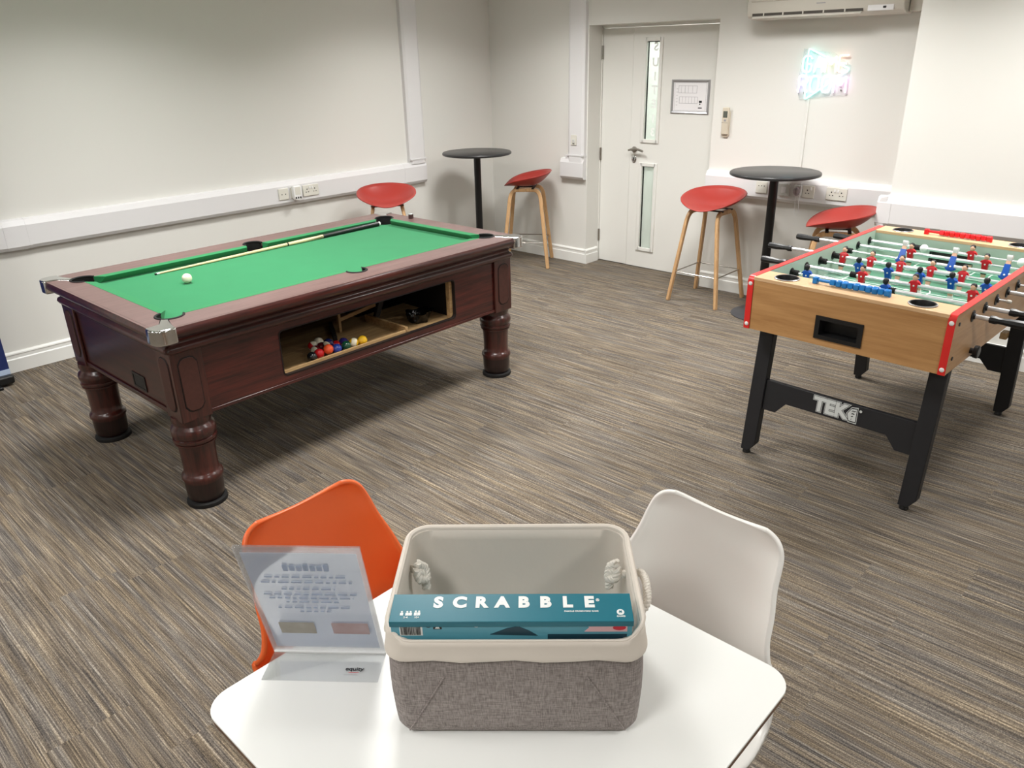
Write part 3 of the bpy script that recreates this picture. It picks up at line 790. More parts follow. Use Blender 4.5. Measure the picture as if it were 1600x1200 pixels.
# coin slot on the end
cs = MB(); cs.fill([rrect(.066, .038, .006, n=2), rrect(.055, .028, .004, n=2)], 0, .004)
cs.xf(Matrix(((1, 0, 0, .178), (0, 0, -1, -AY), (0, 1, 0, .518), (0, 0, 0, 1))))
co_ = cs.build('coin_slot_frame', M['black'], pt)
MB().b2(.178-.055, .178+.055, -AY-.0015, -AY+.001, .49, .546).build('slot_recess', M['hole'], co_)
# corner pilasters with burr panels
def panel_shape(hw, hh, c=.014):
    return [(-hw+c, -hh), (-hw*.35, -hh-.006), (hw*.35, -hh-.006), (hw-c, -hh), (hw, -hh+c*1.4), (hw, hh-c*1.4), (hw-c, hh), (hw*.35, hh+.006), (-hw*.35, hh+.006), (-hw+c, hh), (-hw, hh-c*1.4), (-hw, -hh+c*1.4)]
for sx in (1, -1):
    for sy in (1, -1):
        x1, y1 = sx*(AX+.014), sy*(AY+.014)
        pl = [(x1, y1), (x1, sy*(AY-.125)), (sx*AX, sy*(AY-.125)), (sx*AX, sy*AY), (sx*(AX-.125), sy*AY), (sx*(AX-.125), y1)]
        if sx*sy > 0: pl = pl[::-1]
        p_ = MB().prism(pl, 2, .432, .752).build('corner_post', M['mahog_z'], pt, bevel=.004)
        for face in (0, 1):
            for nm, hw, hh, dd, mt in (('panel_groove', .044, .118, .002, 'dark_groove'), ('burr_panel', .040, .113, .0045, 'mahog_panel')):
                b = MB(); sh_ = panel_shape(hw, hh)
                if face == 0: b.prism([(p[0]+sy*(AY-.055), p[1]+.598) for p in sh_], 0, x1-sx*.002, x1+sx*dd)
                else: b.prism([(p[0]+sx*(AX-.055), p[1]+.598) for p in sh_], 1, y1-sy*.002, y1+sy*dd)
                b.build(nm, M[mt], p_, bevel=.0015)
# underside and the ball compartment
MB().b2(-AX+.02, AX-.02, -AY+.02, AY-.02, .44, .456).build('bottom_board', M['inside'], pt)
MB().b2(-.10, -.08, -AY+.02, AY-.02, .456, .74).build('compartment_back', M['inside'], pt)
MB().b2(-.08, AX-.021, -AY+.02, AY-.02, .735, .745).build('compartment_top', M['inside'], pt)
b = MB(); b.b2(-.08, AX-.021, -.60, .245, .468, .482); tray = b.build('ball_tray', M['ply'], pt)
MB().b2(AX-.034, AX-.021, -.60, .245, .482, .502).build('tray_lip', M['ply'], tray)
MB().b2(.20, AX-.021, .235, .25, .482, .518).build('tray_end', M['ply'], tray)
MB().box((.25, -.02, .497), (.02, .26, .03), Matrix.Rotation(R(60), 3, 'Z')).build('tray_divider', M['inside'], tray)
b = MB(); b.b2(.24, .256, .02, .034, .482, .60); b.box((.246, .15, .565), (.018, .25, .02), Matrix.Rotation(R(6), 3, 'X')); b.build('tray_bracket', M['ply'], pt)
b = MB(); b.box((.33, .245, .60), (.02, .03, .14), Matrix.Rotation(R(-25), 3, 'X')); b.build('chute_board', M['inside'], pt)
MB().b2(.10, AX-.021, .25, .60, .468, .478).build('side_shelf', M['ply'], pt)
MB().b2(AX-.05, AX-.021, .565, .585, .478, .705).build('compartment_batten', M['ply'], pt)
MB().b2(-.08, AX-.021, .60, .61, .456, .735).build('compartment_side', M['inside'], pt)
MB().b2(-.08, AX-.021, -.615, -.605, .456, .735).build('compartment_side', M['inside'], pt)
# turned legs
LP = [(.060, .44), (.082, .44), (.084, .415), (.078, .405), (.080, .398), (.090, .388), (.096, .370), (.095, .354), (.087, .340), (.087, .336), (.093, .334), (.094, .328), (.093, .322), (.086, .320), (.086, .316), (.090, .314), (.090, .308), (.081, .304), (.077, .27), (.075, .20), (.075, .165), (.080, .158), (.089, .148), (.090, .140), (.090, .132), (.084, .130), (.084, .118)]
LP2 = [(.083, .118), (.082, .07), (.079, .035), (.070, .022), (.03, .020)]
for x, y in ((.505, -.965), (-.505, -.975), (.495, .985), (-.505, .985)):
    lg = MB().lathe(LP, (0, 0, 0), 36).build('leg', M['mahog_z'], pt, (x, y, 0), smooth=50)
    MB().lathe(LP2, (0, 0, 0), 36).build('leg_base', M['dark_leg'], lg, smooth=50)
    MB().lathe([(.078, .022), (.088, .018), (.090, .006), (.088, 0)], (0, 0, 0), 36).build('foot', M['rubber'], lg, smooth=50)

# things on and in the pool table
def pw(x, y, z):
    c, s = math.cos(.012), math.sin(.012)
    return Vector((-3.645+c*x-s*y, 2.216+s*x+c*y, z))
o = MB().sphere((0, 0, 0), .0245, n=28, m=18).build('cue_ball', M['ivory'], loc=pw(-.09, -.60, ZB+.0245))
tag(o, 'cream white cue ball on the green cloth in front of the cue tip', 'ball')
t0, t1 = pw(-.375, -.635, ZB+.0056), pw(-.417, .875, ZB+.0147)
q = thing('pool_cue', 'pale wood pool cue with black butt lying on the green cloth', 'cue', t0, 0)
D = (t1-t0); L_ = D.length
def cue(s0, s1, r0, r1, nm, mt):
    b = MB(); b.cyl(D*s0, D*s1, r0, r1, 16); return b.build(nm, M[mt], q, smooth=60)
cue(0, .006, .005, .005, 'tip', 'black'); cue(.006, .016, .005, .0051, 'ferrule', 'ink_white')
cue(.016, .53, .0052, .0095, 'shaft', 'maple'); cue(.53, .536, .0098, .0098, 'joint_ring', 'black')
cue(.536, .70, .0096, .0122, 'forearm', 'maple'); cue(.70, .992, .0123, .0142, 'butt', 'black'); cue(.992, 1, .0135, .0125, 'butt_cap', 'ink_white')
b = MB()
for a in range(4):
    an = a*PI/2
    p0 = D*.70+Vector((0, .0, 0))
    u = Vector((math.cos(an), 0, math.sin(an)))*.0112
    b.loft([[D*.70+u*1.02+Vector((0.006*math.sin(an), 0, -.006*math.cos(an))), D*.70+u*1.06, D*.70+u*1.02-Vector((0.006*math.sin(an), 0, -.006*math.cos(an)))],
            [D*.62+u*1.0+Vector((.0005, 0, 0)), D*.62+u*1.03, D*.62+u*1.0-Vector((.0005, 0, 0))]])
b.build('butt_points', M['black'], q)
o = thing('chalk_cube', 'small dark chalk cube with pale top on far end rail of pool table', 'chalk', pw(-.305, 1.05, ZT), .2)
MB().b2(-.012, .012, -.012, .012, 0, .026).build('wrapper', M['chalk'], o, bevel=.0015)
MB().b2(-.011, .011, -.011, .011, .026, .031).build('chalk_face', M['chalk_top'], o, bevel=.002)
# balls in the return tray: photo pixel, height, colour, stripe
BALLS = [((497, 527), 'ivory', 'ivory', 'plain cream ball resting on top of the balls in the left of tray', .535),
         ((491, 541), 'ivory', 'red', 'red and cream striped ball at far left of the tray', .508),
         ((500, 549), 'ivory', 'maroon', 'maroon and cream striped ball with cream side facing out, left of tray', .507),
         ((509, 554), 'black', None, 'black ball at front left of the tray', .507),
         ((515, 540), 'ivory', 'navy', 'navy striped ball with white mark, behind the maroon ball', .530),
         ((516, 546), 'maroon', None, 'plain maroon ball between the orange and navy striped balls', .510),
         ((524, 549), 'orange', None, 'bright orange ball in front middle of the tray', .512),
         ((521, 556), 'red', None, 'red ball against tray lip, just right of black ball', .505),
         ((535, 537), 'violet', None, 'violet ball behind the red ball, middle of tray', .525),
         ((537, 543), 'red', None, 'red ball right of the orange ball, in front of violet ball', .512),
         ((534, 551), 'blue', None, 'blue ball against tray lip, just right of orange ball', .505),
         ((547, 547), 'green', None, 'dark green ball against tray lip between blue and yellow', .505),
         ((555, 541), 'yellow', 'ivory', 'yellow ball with pale spot, right part of the tray', .507),
         ((573, 537), 'yellow', None, 'plain yellow ball, rightmost in the tray by the divider', .507)]
cr_, cp_ = None, None
def pix_ray(x, y):
    v = (x-800)/f_px*r2-(y-600)/f_px*u2+fwd; return v
placed = []
for (px, py), c1, c2, lab, zq in BALLS:
    d = pix_ray(px, py); t = (zq-H)/d.z; p = Vector((0, 0, H))+d*t
    placed.append([p.x, p.y, zq])
for it in range(200):      # let touching balls push apart, keep them on the tray and behind the lip
    for i in range(len(placed)):
        for j in range(i):
            dv = Vector(placed[i])-Vector(placed[j]); L2 = dv.length
            if L2 < .0512:
                dv = dv/max(L2, 1e-6)*(.0514-L2)/2
                for kx in range(3): placed[i][kx] += dv[kx]; placed[j][kx] -= dv[kx]
    for p in placed:
        lim = pw(AX-.036-.0265, 0, 0).x+(-.012)*(p[1]-2.216)
        p[0] = min(p[0], lim); p[2] = max(p[2]-.0006, .482+.0256)
for p, ((px, py), c1, c2, lab, zq) in zip(placed, BALLS):
    mats = [M['ivory'] if c1 == 'ivory' else BC[c1]]
    o = thing('pool_ball', lab, 'ball', p, random.random()*6, 'pool balls in the return tray')
    MB().sphere((0, 0, 0), .0254, n=24, m=16).build('ball', mats, o)
    if c2:
        rot = Matrix.Rotation(R(random.choice((35, 60, 75))), 3, 'X')
        MB().sphere((0, 0, 0), .0257, n=24, m=8, z0=-.52, z1=.52, rot=rot).build('stripe' if c2 != 'ivory' else 'spot', M['ivory'] if c2 == 'ivory' else BC[c2], o)
# crumpled black film in the compartment
o = MB()
rnd = random.Random(5); loops = []
for jj, (zz_, rr) in enumerate(((0, .04), (.02, .052), (.045, .060), (.06, .066), (.05, .046), (.03, .03))):
    loops.append([(rr*(1+.22*math.sin(5*a*2*PI/30+jj)+rnd.uniform(-.1, .1))*math.cos(2*PI*a/30), 1.25*rr*(1+.16*math.sin(7*a*2*PI/30+jj*2))*math.sin(2*PI*a/30), zz_+rnd.uniform(-.006, .006)*(jj > 0)) for a in range(30)])
o.loft(loops); ob = o.build('plastic_bag', M['bag'], loc=pw(.44, .43, .479), smooth=20)
tag(ob, 'crumpled glossy black plastic in right side of the pool table compartment', 'bag')
# ------------------------------------------------------------------ football table
FC, FYAW = (-1.066, 3.897), -.049
ft_ = thing('foosball_table', 'wood-look table football game with red edge trim and black legs', 'football table', (*FC, 0), FYAW)
HX_, HY_, FZ0, FZ1, TH = .4335, .727, .664, .91, .025
ER = .14     # depth of the end boxes
# side panels with red edging and holes are surface details of the panel
for s in (-1, 1):
    x0, x1 = sorted((s*HX_, s*(HX_-TH)))
    rr = .022
    shp = [(-HY_+.003, FZ0)]+[(-HY_+.003+rr-rr*math.cos(R(a)), FZ1-.003-rr+rr*math.sin(R(a))) for a in (0, 22, 45, 67, 90)]
    shp += [(HY_-.003-rr+rr*math.sin(R(a)), FZ1-.003-rr+rr*math.cos(R(a))) for a in (0, 22, 45, 67, 90)]+[(HY_-.003, FZ0)]
    sp_o = MB().prism(shp, 0, x0, x1).build('side_panel', M['beech_side'], ft_)
    # red edge band
    r2_ = rr+.003
    outl = [(-HY_, FZ0)]+[(-HY_+r2_-r2_*math.cos(R(a)), FZ1-r2_+r2_*math.sin(R(a))) for a in (0, 22, 45, 67, 90)]
    outl += [(HY_-r2_+r2_*math.sin(R(a)), FZ1-r2_+r2_*math.cos(R(a))) for a in (0, 22, 45, 67, 90)]+[(HY_, FZ0)]
    xa_, xb_ = x0-.0015, x1+.0015
    b = MB()
    lo_ = [[(xa_, *p) for p in outl], [(xb_, *p) for p in outl], [(xb_, *p) for p in shp], [(xa_, *p) for p in shp]]
    b.loft(lo_+[lo_[0]], False, closed=False)
    part(b.build('edge_trim', M['trim_red'], ft_, bevel=.001), 'red edge trim')
    # pale green inner face
    xi = s*(HX_-TH)
    MB().b2(*sorted((xi, xi-s*.003)), -HY_+ER, HY_-ER, .762, FZ1-.004).build('inner_lining', M['pale_green'], sp_o)
    for (y, zq) in ((-.672, .862), (-.676, .722), (.672, .862), (.676, .722)):
        MB().cyl((s*HX_, y, zq), (s*(HX_+.003), y, zq), .008, n=14).build('bolt', M['black'], sp_o)
    for y in (-.445, .445):
        MB().rev((s*HX_, y, .692), (s, 0, 0), [(.012, 0), (.012, .012), (.026, .016), (.027, .03), (.022, .034)], 20).build('leg_knob', M['black'], sp_o)
    for y in (-.66, .66) if 0 else (-HY_, HY_):
        for zq in (.686, .876):
            sg = 1 if y > 0 else -1
            b = MB(); b.sphere((s*(HX_-TH/2), y, zq), .0095, (1, .45, 1), n=14, m=8)
            b.build('screw_cap', M['white_plastic'], sp_o)
# end boxes
IX = HX_-TH
cupx = .286
def ball_cut(): return None
for s in (-1, 1):
    ya, yb = s*HY_, s*(HY_-ER)
    y0, y1 = sorted((ya-s*.004, ya-s*.024))
    gx, gz0, gz1 = .094, .700, .790
    b = MB()
    b.fill([[(-IX, FZ0), (IX, FZ0), (IX, FZ1-.016), (-IX, FZ1-.016)], [(-gx, gz0), (gx, gz0), (gx, gz1), (-gx, gz1)]], 0, .02)
    b.xf(Matrix(((1, 0, 0, 0), (0, 0, 1, y0), (0, 1, 0, 0), (0, 0, 0, 1))))
    ep = b.build('end_panel', M['beech'], ft_)
    b = MB()
    yo = ya-s*.002
    fo = [(-gx-.008, gz0-.006), (gx+.008, gz0-.006), (gx+.008, gz1+.006), (-gx-.008, gz1+.006)]
    fi = [(-gx+.012, gz0+.012), (gx-.012, gz0+.012), (gx-.012, gz1-.012), (-gx+.012, gz1-.012)]
    b.loft([[(p[0], ya-s*.005, p[1]) for p in fo], [(p[0], ya+s*.001, p[1]) for p in fo], [(p[0], ya+s*.001, p[1]) for p in fi], [(p[0], ya-s*.06, p[1]) for p in fi]], False)
    b.m(0).face([b.bm.verts.new((p[0], ya-s*.06, p[1])) for p in fi])
    part(b.build('ball_return', M['black'], ep), 'black recessed ball return')
    # top board with cup holes
    circ = lambda cx: [(cx+.046*math.cos(2*PI*i/28), s*.655+.046*math.sin(2*PI*i/28)) for i in range(28)]
    yA, yB_ = sorted((ya-s*.003, yb))
    b = MB(); b.fill([[(-IX, yA), (IX, yA), (IX, yB_), (-IX, yB_)], circ(-cupx), circ(cupx)], FZ1-.018, FZ1-.002)
    tb_ = b.build('end_top', M['beech_top'], ft_, bevel=.0015)
    for cx in (-cupx, cupx):
        b = MB(); b.lathe([(.053, FZ1-.002), (.053, FZ1+.002), (.046, FZ1+.003), (.044, FZ1), (.043, FZ1-.07), (.001, FZ1-.07)], (cx, s*.655, 0), 32, False)
        b.build('cup_holder', [M['black']], tb_, smooth=40)
        b = MB(); b.lathe([(.0535, FZ1-.001), (.0545, FZ1+.001), (.0525, FZ1+.0028), (.0505, FZ1+.0026)], (cx, s*.655, 0), 32, False)
        b.build('cup_ring', [M['alu']], tb_, smooth=40)
    # inner end wall with goal mouth
    y0, y1 = sorted((yb, yb+s*.012))
    b = MB(); gw = .10
    b.fill([[(-IX, .755), (IX, .755), (IX, FZ1-.018), (-IX, FZ1-.018)], [(-gw, .772), (gw, .772), (gw, .845), (-gw, .845)]], 0, .012)
    b.xf(Matrix(((1, 0, 0, 0), (0, 0, 1, y0), (0, 1, 0, 0), (0, 0, 0, 1))))
    gwll = b.build('goal_wall', M['pale_green'], ft_)
    MB().b2(-gw, gw, *sorted((yb+s*.012, yb+s*.016)), .772, .845).build('goal_mouth', M['hole'], gwll)
    b = MB()
    for q_ in ((-gw-.008, gw+.008, .843, .852), (-gw-.008, -gw+.002, .772, .852), (gw-.002, gw+.008, .772, .852)):
        b.b2(q_[0], q_[1], *sorted((yb-s*.003, yb+s*.004)), q_[2], q_[3])
    b.build('goal_frame', M['black'], gwll)
MB().b2(-IX, IX, -HY_+.03, HY_-.03, FZ0+.005, FZ0+.012).build('bottom_board', M['black_board'], ft_)
# playing field
FZ = .768
b = MB(); b.b2(-IX, IX, -HY_+ER, HY_-ER, FZ-.01, FZ); fld = b.build('playing_field', M['field_pale'], ft_)
b = MB(); Y_ = HY_-ER
b.b2(-.30, .30, -Y_+.06, Y_-.06, FZ, FZ+.0008); b.build('field_inner', M['field'], fld)
b = MB(); zt = FZ+.0016
def fl(x0, x1, y0, y1): b.b2(x0, x1, y0, y1, FZ, zt)
fl(-IX, IX, -.003, .003)
for s in (-1, 1):
    fl(-.22, .22, *sorted((s*(Y_-.20), s*(Y_-.206)))); fl(-.14, .14, *sorted((s*(Y_-.11), s*(Y_-.116))))
    for x in (-.22, .214): fl(x, x+.006, *sorted((s*Y_, s*(Y_-.20))))
    for x in (-.14, .134): fl(x, x+.006, *sorted((s*Y_, s*(Y_-.11))))
    fl(*sorted((s*.30, s*.306)), -Y_+.06, Y_-.06)
for r_ in (.10,):
    n_ = 48
    b.loft([[((r_+d)*math.cos(2*PI*i/n_), (r_+d)*math.sin(2*PI*i/n_), h) for i in range(n_)] for d, h in ((0, FZ), (0, zt), (.006, zt), (.006, FZ))], False)
b.lathe([(.012, FZ), (.012, zt)], n=20)
b.build('field_lines', M['line_white'], fld)
for sx in (-1, 1):
    for sy in (-1, 1):
        b = MB(); b.loft([[(sx*IX, sy*Y_, FZ), (sx*(IX-.09), sy*Y_, FZ), (sx*IX, sy*(Y_-.09), FZ)], [(sx*IX, sy*Y_, FZ+.022), (sx*(IX-.01), sy*Y_, FZ+.022), (sx*IX, sy*(Y_-.01), FZ+.022)]])
        b.build('corner_ramp', M['field_pale'], fld)
# legs: two H frames
for s in (-1, 1):
    def ly(zq): return s*(.575+(.668-zq)*.115)
    for t in (-1, 1):
        xo, xi_ = t*.414, t*.344
        b = MB(); lw = .044
        x0, x1 = sorted((xo, xi_))
        prof = [(ly(.668)-lw/2, .668), (ly(.668)+lw/2, .668), (ly(.07)+lw/2, .07), (ly(.03)+lw*.2, .028), (ly(.03)-lw*.2, .028), (ly(.07)-lw/2, .07)]
        # chamfered foot in both directions
        b.loft([[(x0, ly(.668)-lw/2, .668), (x1, ly(.668)-lw/2, .668), (x1, ly(.668)+lw/2, .668), (x0, ly(.668)+lw/2, .668)],
                [(x0, ly(.06)-lw/2, .06), (x1, ly(.06)-lw/2, .06), (x1, ly(.06)+lw/2, .06), (x0, ly(.06)+lw/2, .06)],
                [((x0 if t > 0 else x0)+(.0 if t < 0 else .0), ly(.02)-lw/2, .02), (x1-.03, ly(.02)-lw/2, .02), (x1-.03, ly(.02)+lw/2, .02), (x0, ly(.02)+lw/2, .02)]])
        lg = b.build('leg', M['black_board'], ft_, bevel=.003)
        MB().lathe([(.014, .022), (.018, .014), (.02, .004), (.018, 0)], ((x0+x1)/2-.012, ly(.012), 0), 20).build('levelling_foot', M['black'], lg)
    tl, td = ly(.33), .02
    g = [(-.344, .392), (.344, .392), (.344, .245), (.278, .245), (.232, .30), (-.232, .30), (-.278, .245), (-.344, .245)]
    b = MB()
    b.loft([[(x, ly(zq)-td/2, zq) for x, zq in g], [(x, ly(zq)+td/2, zq) for x, zq in g]])
    st = b.build('stretcher', M['black_board'], ft_, bevel=.002)
    yy = ly(.345)+s*(td/2+.001)
    tilt = math.atan(.115)
    if s < 0:
        rx = R(90)-tilt
        txt = text_obj('TEK', 'logo_outline', M['logo_grey'], .088, st, (-.022, yy-.0005, .346), (rx, 0, 0), off=.0085, ext=.0006, spacing=1.0)
        text_obj('TEK', 'logo_gap', M['ink_black'], .088, st, (-.022, yy-.0012, .346), (rx, 0, 0), off=.0062, ext=.0006, spacing=1.0)
        text_obj('TEK', 'logo_letters', M['logo_grey'], .088, st, (-.022, yy-.0019, .346), (rx, 0, 0), off=.0042, ext=.0006, spacing=1.0)
        def shield(k_, dy, mt, nm):
            cx, cz = .077, .346
            pts = [(-.024, .0), (-.006, .030), (.020, .034), (.022, -.034), (-.012, -.034)]
            bb = MB(); bb.loft([[(cx+x*k_, dy, zq*k_) for x, zq in pts], [(cx+x*k_, dy-.0008, zq*k_) for x, zq in pts]])
            oo = bb.build(nm, M[mt], st, smooth=0, loc=(0, yy, .346), rot=(-tilt, 0, 0))
            return oo
        shield(1.12, 0, 'logo_grey', 'logo_shield_outline'); shield(1.0, -.0007, 'ink_black', 'logo_shield_gap'); shield(.86, -.0014, 'logo_grey', 'logo_shield')
        for kz in range(4): text_obj('~', 'logo_shield_mark', M['ink_black'], .028, st, (.083, yy-.0026, .366-.013*kz), (rx, 0, R(20)), off=.0006, ext=.0003)
        MB().cyl((.112, yy, .372), (.112, yy-.002, .372), .006, n=16).build('logo_dot', M['logo_grey'], st)
MB().b2(-.344, .344, .578, .594, .535, .663).build('upper_board', M['black_board'], ft_)
part(MB().b2(.312, .344, .540, .600, .45, .485).build('leg_block', M['ply'], ft_, bevel=.003), 'pale wood block')
# rods and players
def player_mesh(jersey):
    b = MB()
    b.m(0).loft([[(x*w_, y*d_, zq) for x, y in ((-.5, -.5), (.5, -.5), (.5, .5), (-.5, .5))] for zq, w_, d_ in
                 ((-.026, .022, .017), (-.012, .0235, .019), (.004, .027, .020), (.014, .031, .019), (.019, .022, .016), (.022, .010, .011))])
    for s in (-1, 1):
        b.m(0).loft([[(s*(.014+dx)+a*.004, c*.005, zq+a*s*.0) for a, c in ((-1, -1), (1, -1), (1, 1), (-1, 1))] for dx, zq in ((-.001, .016), (.006, .006))])
        b.m(1).loft([[(s*(.0205+dx)+a*.0035, c*.0045, zq) for a, c in ((-1, -1), (1, -1), (1, 1), (-1, 1))] for dx, zq in ((0, .006), (.001, -.004))])
    b.m(2).sphere((0, .001, .033), .0115, (.9, 1, 1.12), n=14, m=10)
    b.m(3).sphere((0, -.0015, .0355), .0122, (.95, 1, 1.05), n=14, m=6, z0=.12, z1=1)
    b.m(3).sphere((0, -.004, .034), .0118, (.93, .8, 1.0), n=14, m=8)
    b.m(4).loft([[(x*w_, y*d_, zq) for x, y in ((-.5, -.5), (.5, -.5), (.5, .5), (-.5, .5))] for zq, w_, d_ in ((-.044, .021, .014), (-.026, .0225, .0175))])
    b.m(2).loft([[(x*w_, y*d_, zq) for x, y in ((-.5, -.5), (.5, -.5), (.5, .5), (-.5, .5))] for zq, w_, d_ in ((-.058, .017, .010), (-.044, .018, .012))])
    b.m(5).loft([[(x*w_, y*d_, zq) for x, y in ((-.5, -.5), (.5, -.5), (.5, .5), (-.5, .5))] for zq, w_, d_ in ((-.082, .020, .017), (-.074, .021, .020), (-.064, .018, .013), (-.058, .017, .010))])
    b.m(1).cyl((0, .0088, .001), (0, .0112, .001), .0036, n=10)
    b.m(1).cyl((0, -.0088, .001), (0, -.0112, .001), .0036, n=10)
    bmesh.ops.recalc_face_normals(b.bm, faces=b.bm.faces[:])
    me = bpy.data.meshes.new('player'); b.bm.to_mesh(me); b.bm.free()
    sh = M['ink_black'] if jersey == 'jersey_red' else M['jersey_blue']
    for m_ in (M[jersey], M['white_plastic'], M['skin'], M['ink_black'], sh, M['white_plastic']): me.materials.append(m_)
    for p in me.polygons: p.use_smooth = True
    me.set_sharp_from_angle(angle=R(40))
    return me
PM = {'red': player_mesh('jersey_red'), 'blue': player_mesh('jersey_blue')}
ZR = .858
RODS = [  # y, team, player x list, tilt (deg about rod axis), facing, bumpers
    (-.518, 'blue', [-.024], 100, 1, [], [-.357, .201]),
    (-.37, 'blue', [-.328, .035], 8, 1, [.064, -.385], []),
    (-.222, 'red', [-.13, .105, .341], -4, -1, [-.17], []),
    (-.074, 'blue', [-.209, -.069, .073, .211, .352], 14, 1, [-.385], []),
    (.074, 'red', [-.352, -.212, -.069, .072, .21], 14, -1, [-.385], []),
    (.222, 'blue', [-.123, .111, .343], 160, 1, [-.385], []),
    (.37, 'red', [-.131, .219], 0, -1, [], []),
    (.518, 'red', [.111], 0, -1, [-.153], [-.118, .337])]
for y, team, xs, tilt_, face, bumps, balls in RODS:
    side = 1 if team == 'blue' else -1
    rod_o = bpy.data.objects.new('rod', None)
    b = MB()
    if side > 0:
        hs = {-.518: .493, -.37: .522}.get(y, .575); far = -.47
    else:
        hs = {-.222: -.509, .074: -.631, .37: -.619, .518: -.471}[y]; far = .475
    first = min(xs) if side > 0 else max(xs)
    thick_a, thick_b = (first-.02, hs+.02) if side > 0 else (first+.02, hs-.02)
    b.cyl((thick_a, 0, 0), (thick_b, 0, 0), .0092, n=16)
    b.cyl((far, 0, 0), (thick_a, 0, 0), .0052, n=12)
    rod_o = b.build('rod', M['rod'], ft_, (0, y, ZR), smooth=50)
    s = side
    hp = [(.0105, 0), (.0155, .003), (.0165, .022), (.0125, .034), (.0135, .05), (.0165, .085), (.0175, .115), (.015, .134), (.008, .138)]
    hb_ = MB(); hb_.rev((hs, 0, 0), (s, 0, 0), hp, 8); hb_.build('handle', M['black'], rod_o, smooth=25)
    MB().rev((far, 0, 0), (-s, 0, 0), [(.006, -.004), (.0075, 0), (.0075, .012), (.005, .016)], 12).build('rod_end', M['ac'], rod_o)
    for x in xs:
        p = bpy.data.objects.new('player', PM[team]); COL.objects.link(p); p.parent = rod_o
        p.location = (x, 0, 0); p.scale = (1.12,)*3; p.rotation_euler = (R(tilt_)*(1), 0, 0 if face > 0 else PI)
    for x in bumps:
        bb = MB(); nn = []
        for k_ in range(4): nn += [(.0125, k_*.0075), (.0145, k_*.0075+.002), (.0145, k_*.0075+.005), (.0125, k_*.0075+.007)]
        bb.rev((x-.015, 0, 0), (1, 0, 0), nn, 16); bb.build('bumper', M['rubber'], rod_o)
    for x in balls:
        MB().sphere((x, 0, 0), .021, n=20, m=14).build('goal_guard', M['white_plastic'], rod_o)
    for q in (-1, 1):
        bb = MB()
        xw = q*(HX_-TH)
        bb.rev((xw, y, ZR), (-q, 0, 0), [(.022, 0), (.022, .005), (.014, .008), (.012, .016)], 20)
        bb.rev((q*HX_, y, ZR), (q, 0, 0), [(.024, 0), (.024, .003), (.013, .006), (.011, .012)], 20)
        bb.build('rod_bearing', M['black'], ft_, smooth=40)
# score counters
for s, mt, nm in ((-1, 'bead_blue', 'blue abacus score counter'), (1, 'bead_red', 'red abacus score counter')):
    yy = s*.645; b = MB()
    b.cyl((-.158, yy, FZ1+.014), (.158, yy, FZ1+.014), .0068, n=12)
    b.box((-.160, yy, FZ1+.012), (.020, .026, .028)); b.b2(.150, .158, yy-.008, yy+.008, FZ1-.003, FZ1+.014)
    sc = part(b.build('score_counter', M[mt], ft_, bevel=.0025), nm)
    for k_ in range(10):
        x = -.083+k_*.0252
        MB().box((x, yy, FZ1+.0145), (.0238, .025, .025), Matrix.Rotation(R(8*((k_*37) % 5-2)), 3, 'X')).build('bead', M[mt], sc, bevel=.004)
# ------------------------------------------------------------------ tall round tables
def bar_table(x, y, label):
    o = thing('bar_table', label, 'table', (x, y, 0), 0, 'tall black round tables')
    b = MB(); b.lathe([(.300, 1.026), (.309, 1.030), (.311, 1.038), (.309, 1.046), (.304, 1.05), (.0005, 1.05)], n=64, cap=False)
    b.face([b.bm.verts.new((.300*math.cos(2*PI*i/64), .300*math.sin(2*PI*i/64), 1.026)) for i in range(64)][::-1])
    b.build('tabletop', M['black_table'], o, smooth=40)
    MB().lathe([(.031, .012), (.031, 1.022)], n=28).build('pole', M['black_metal'], o)
    MB().lathe([(.11, 1.020), (.11, 1.026)], n=32).build('mounting_plate', M['black_metal'], o)
    MB().lathe([(.212, 0), (.212, .006), (.204, .011), (.10, .020), (.045, .028), (.034, .05), (.0005, .05)], n=56, cap=False).build('base', M['grey_disc'], o, smooth=40)
    return o
bar_table(-5.128, 5.035, 'tall black round bar table in the far corner, beyond the pool table')
bar_table(-2.446, 5.333, 'tall black round bar table by right wall sockets, between two red stools')

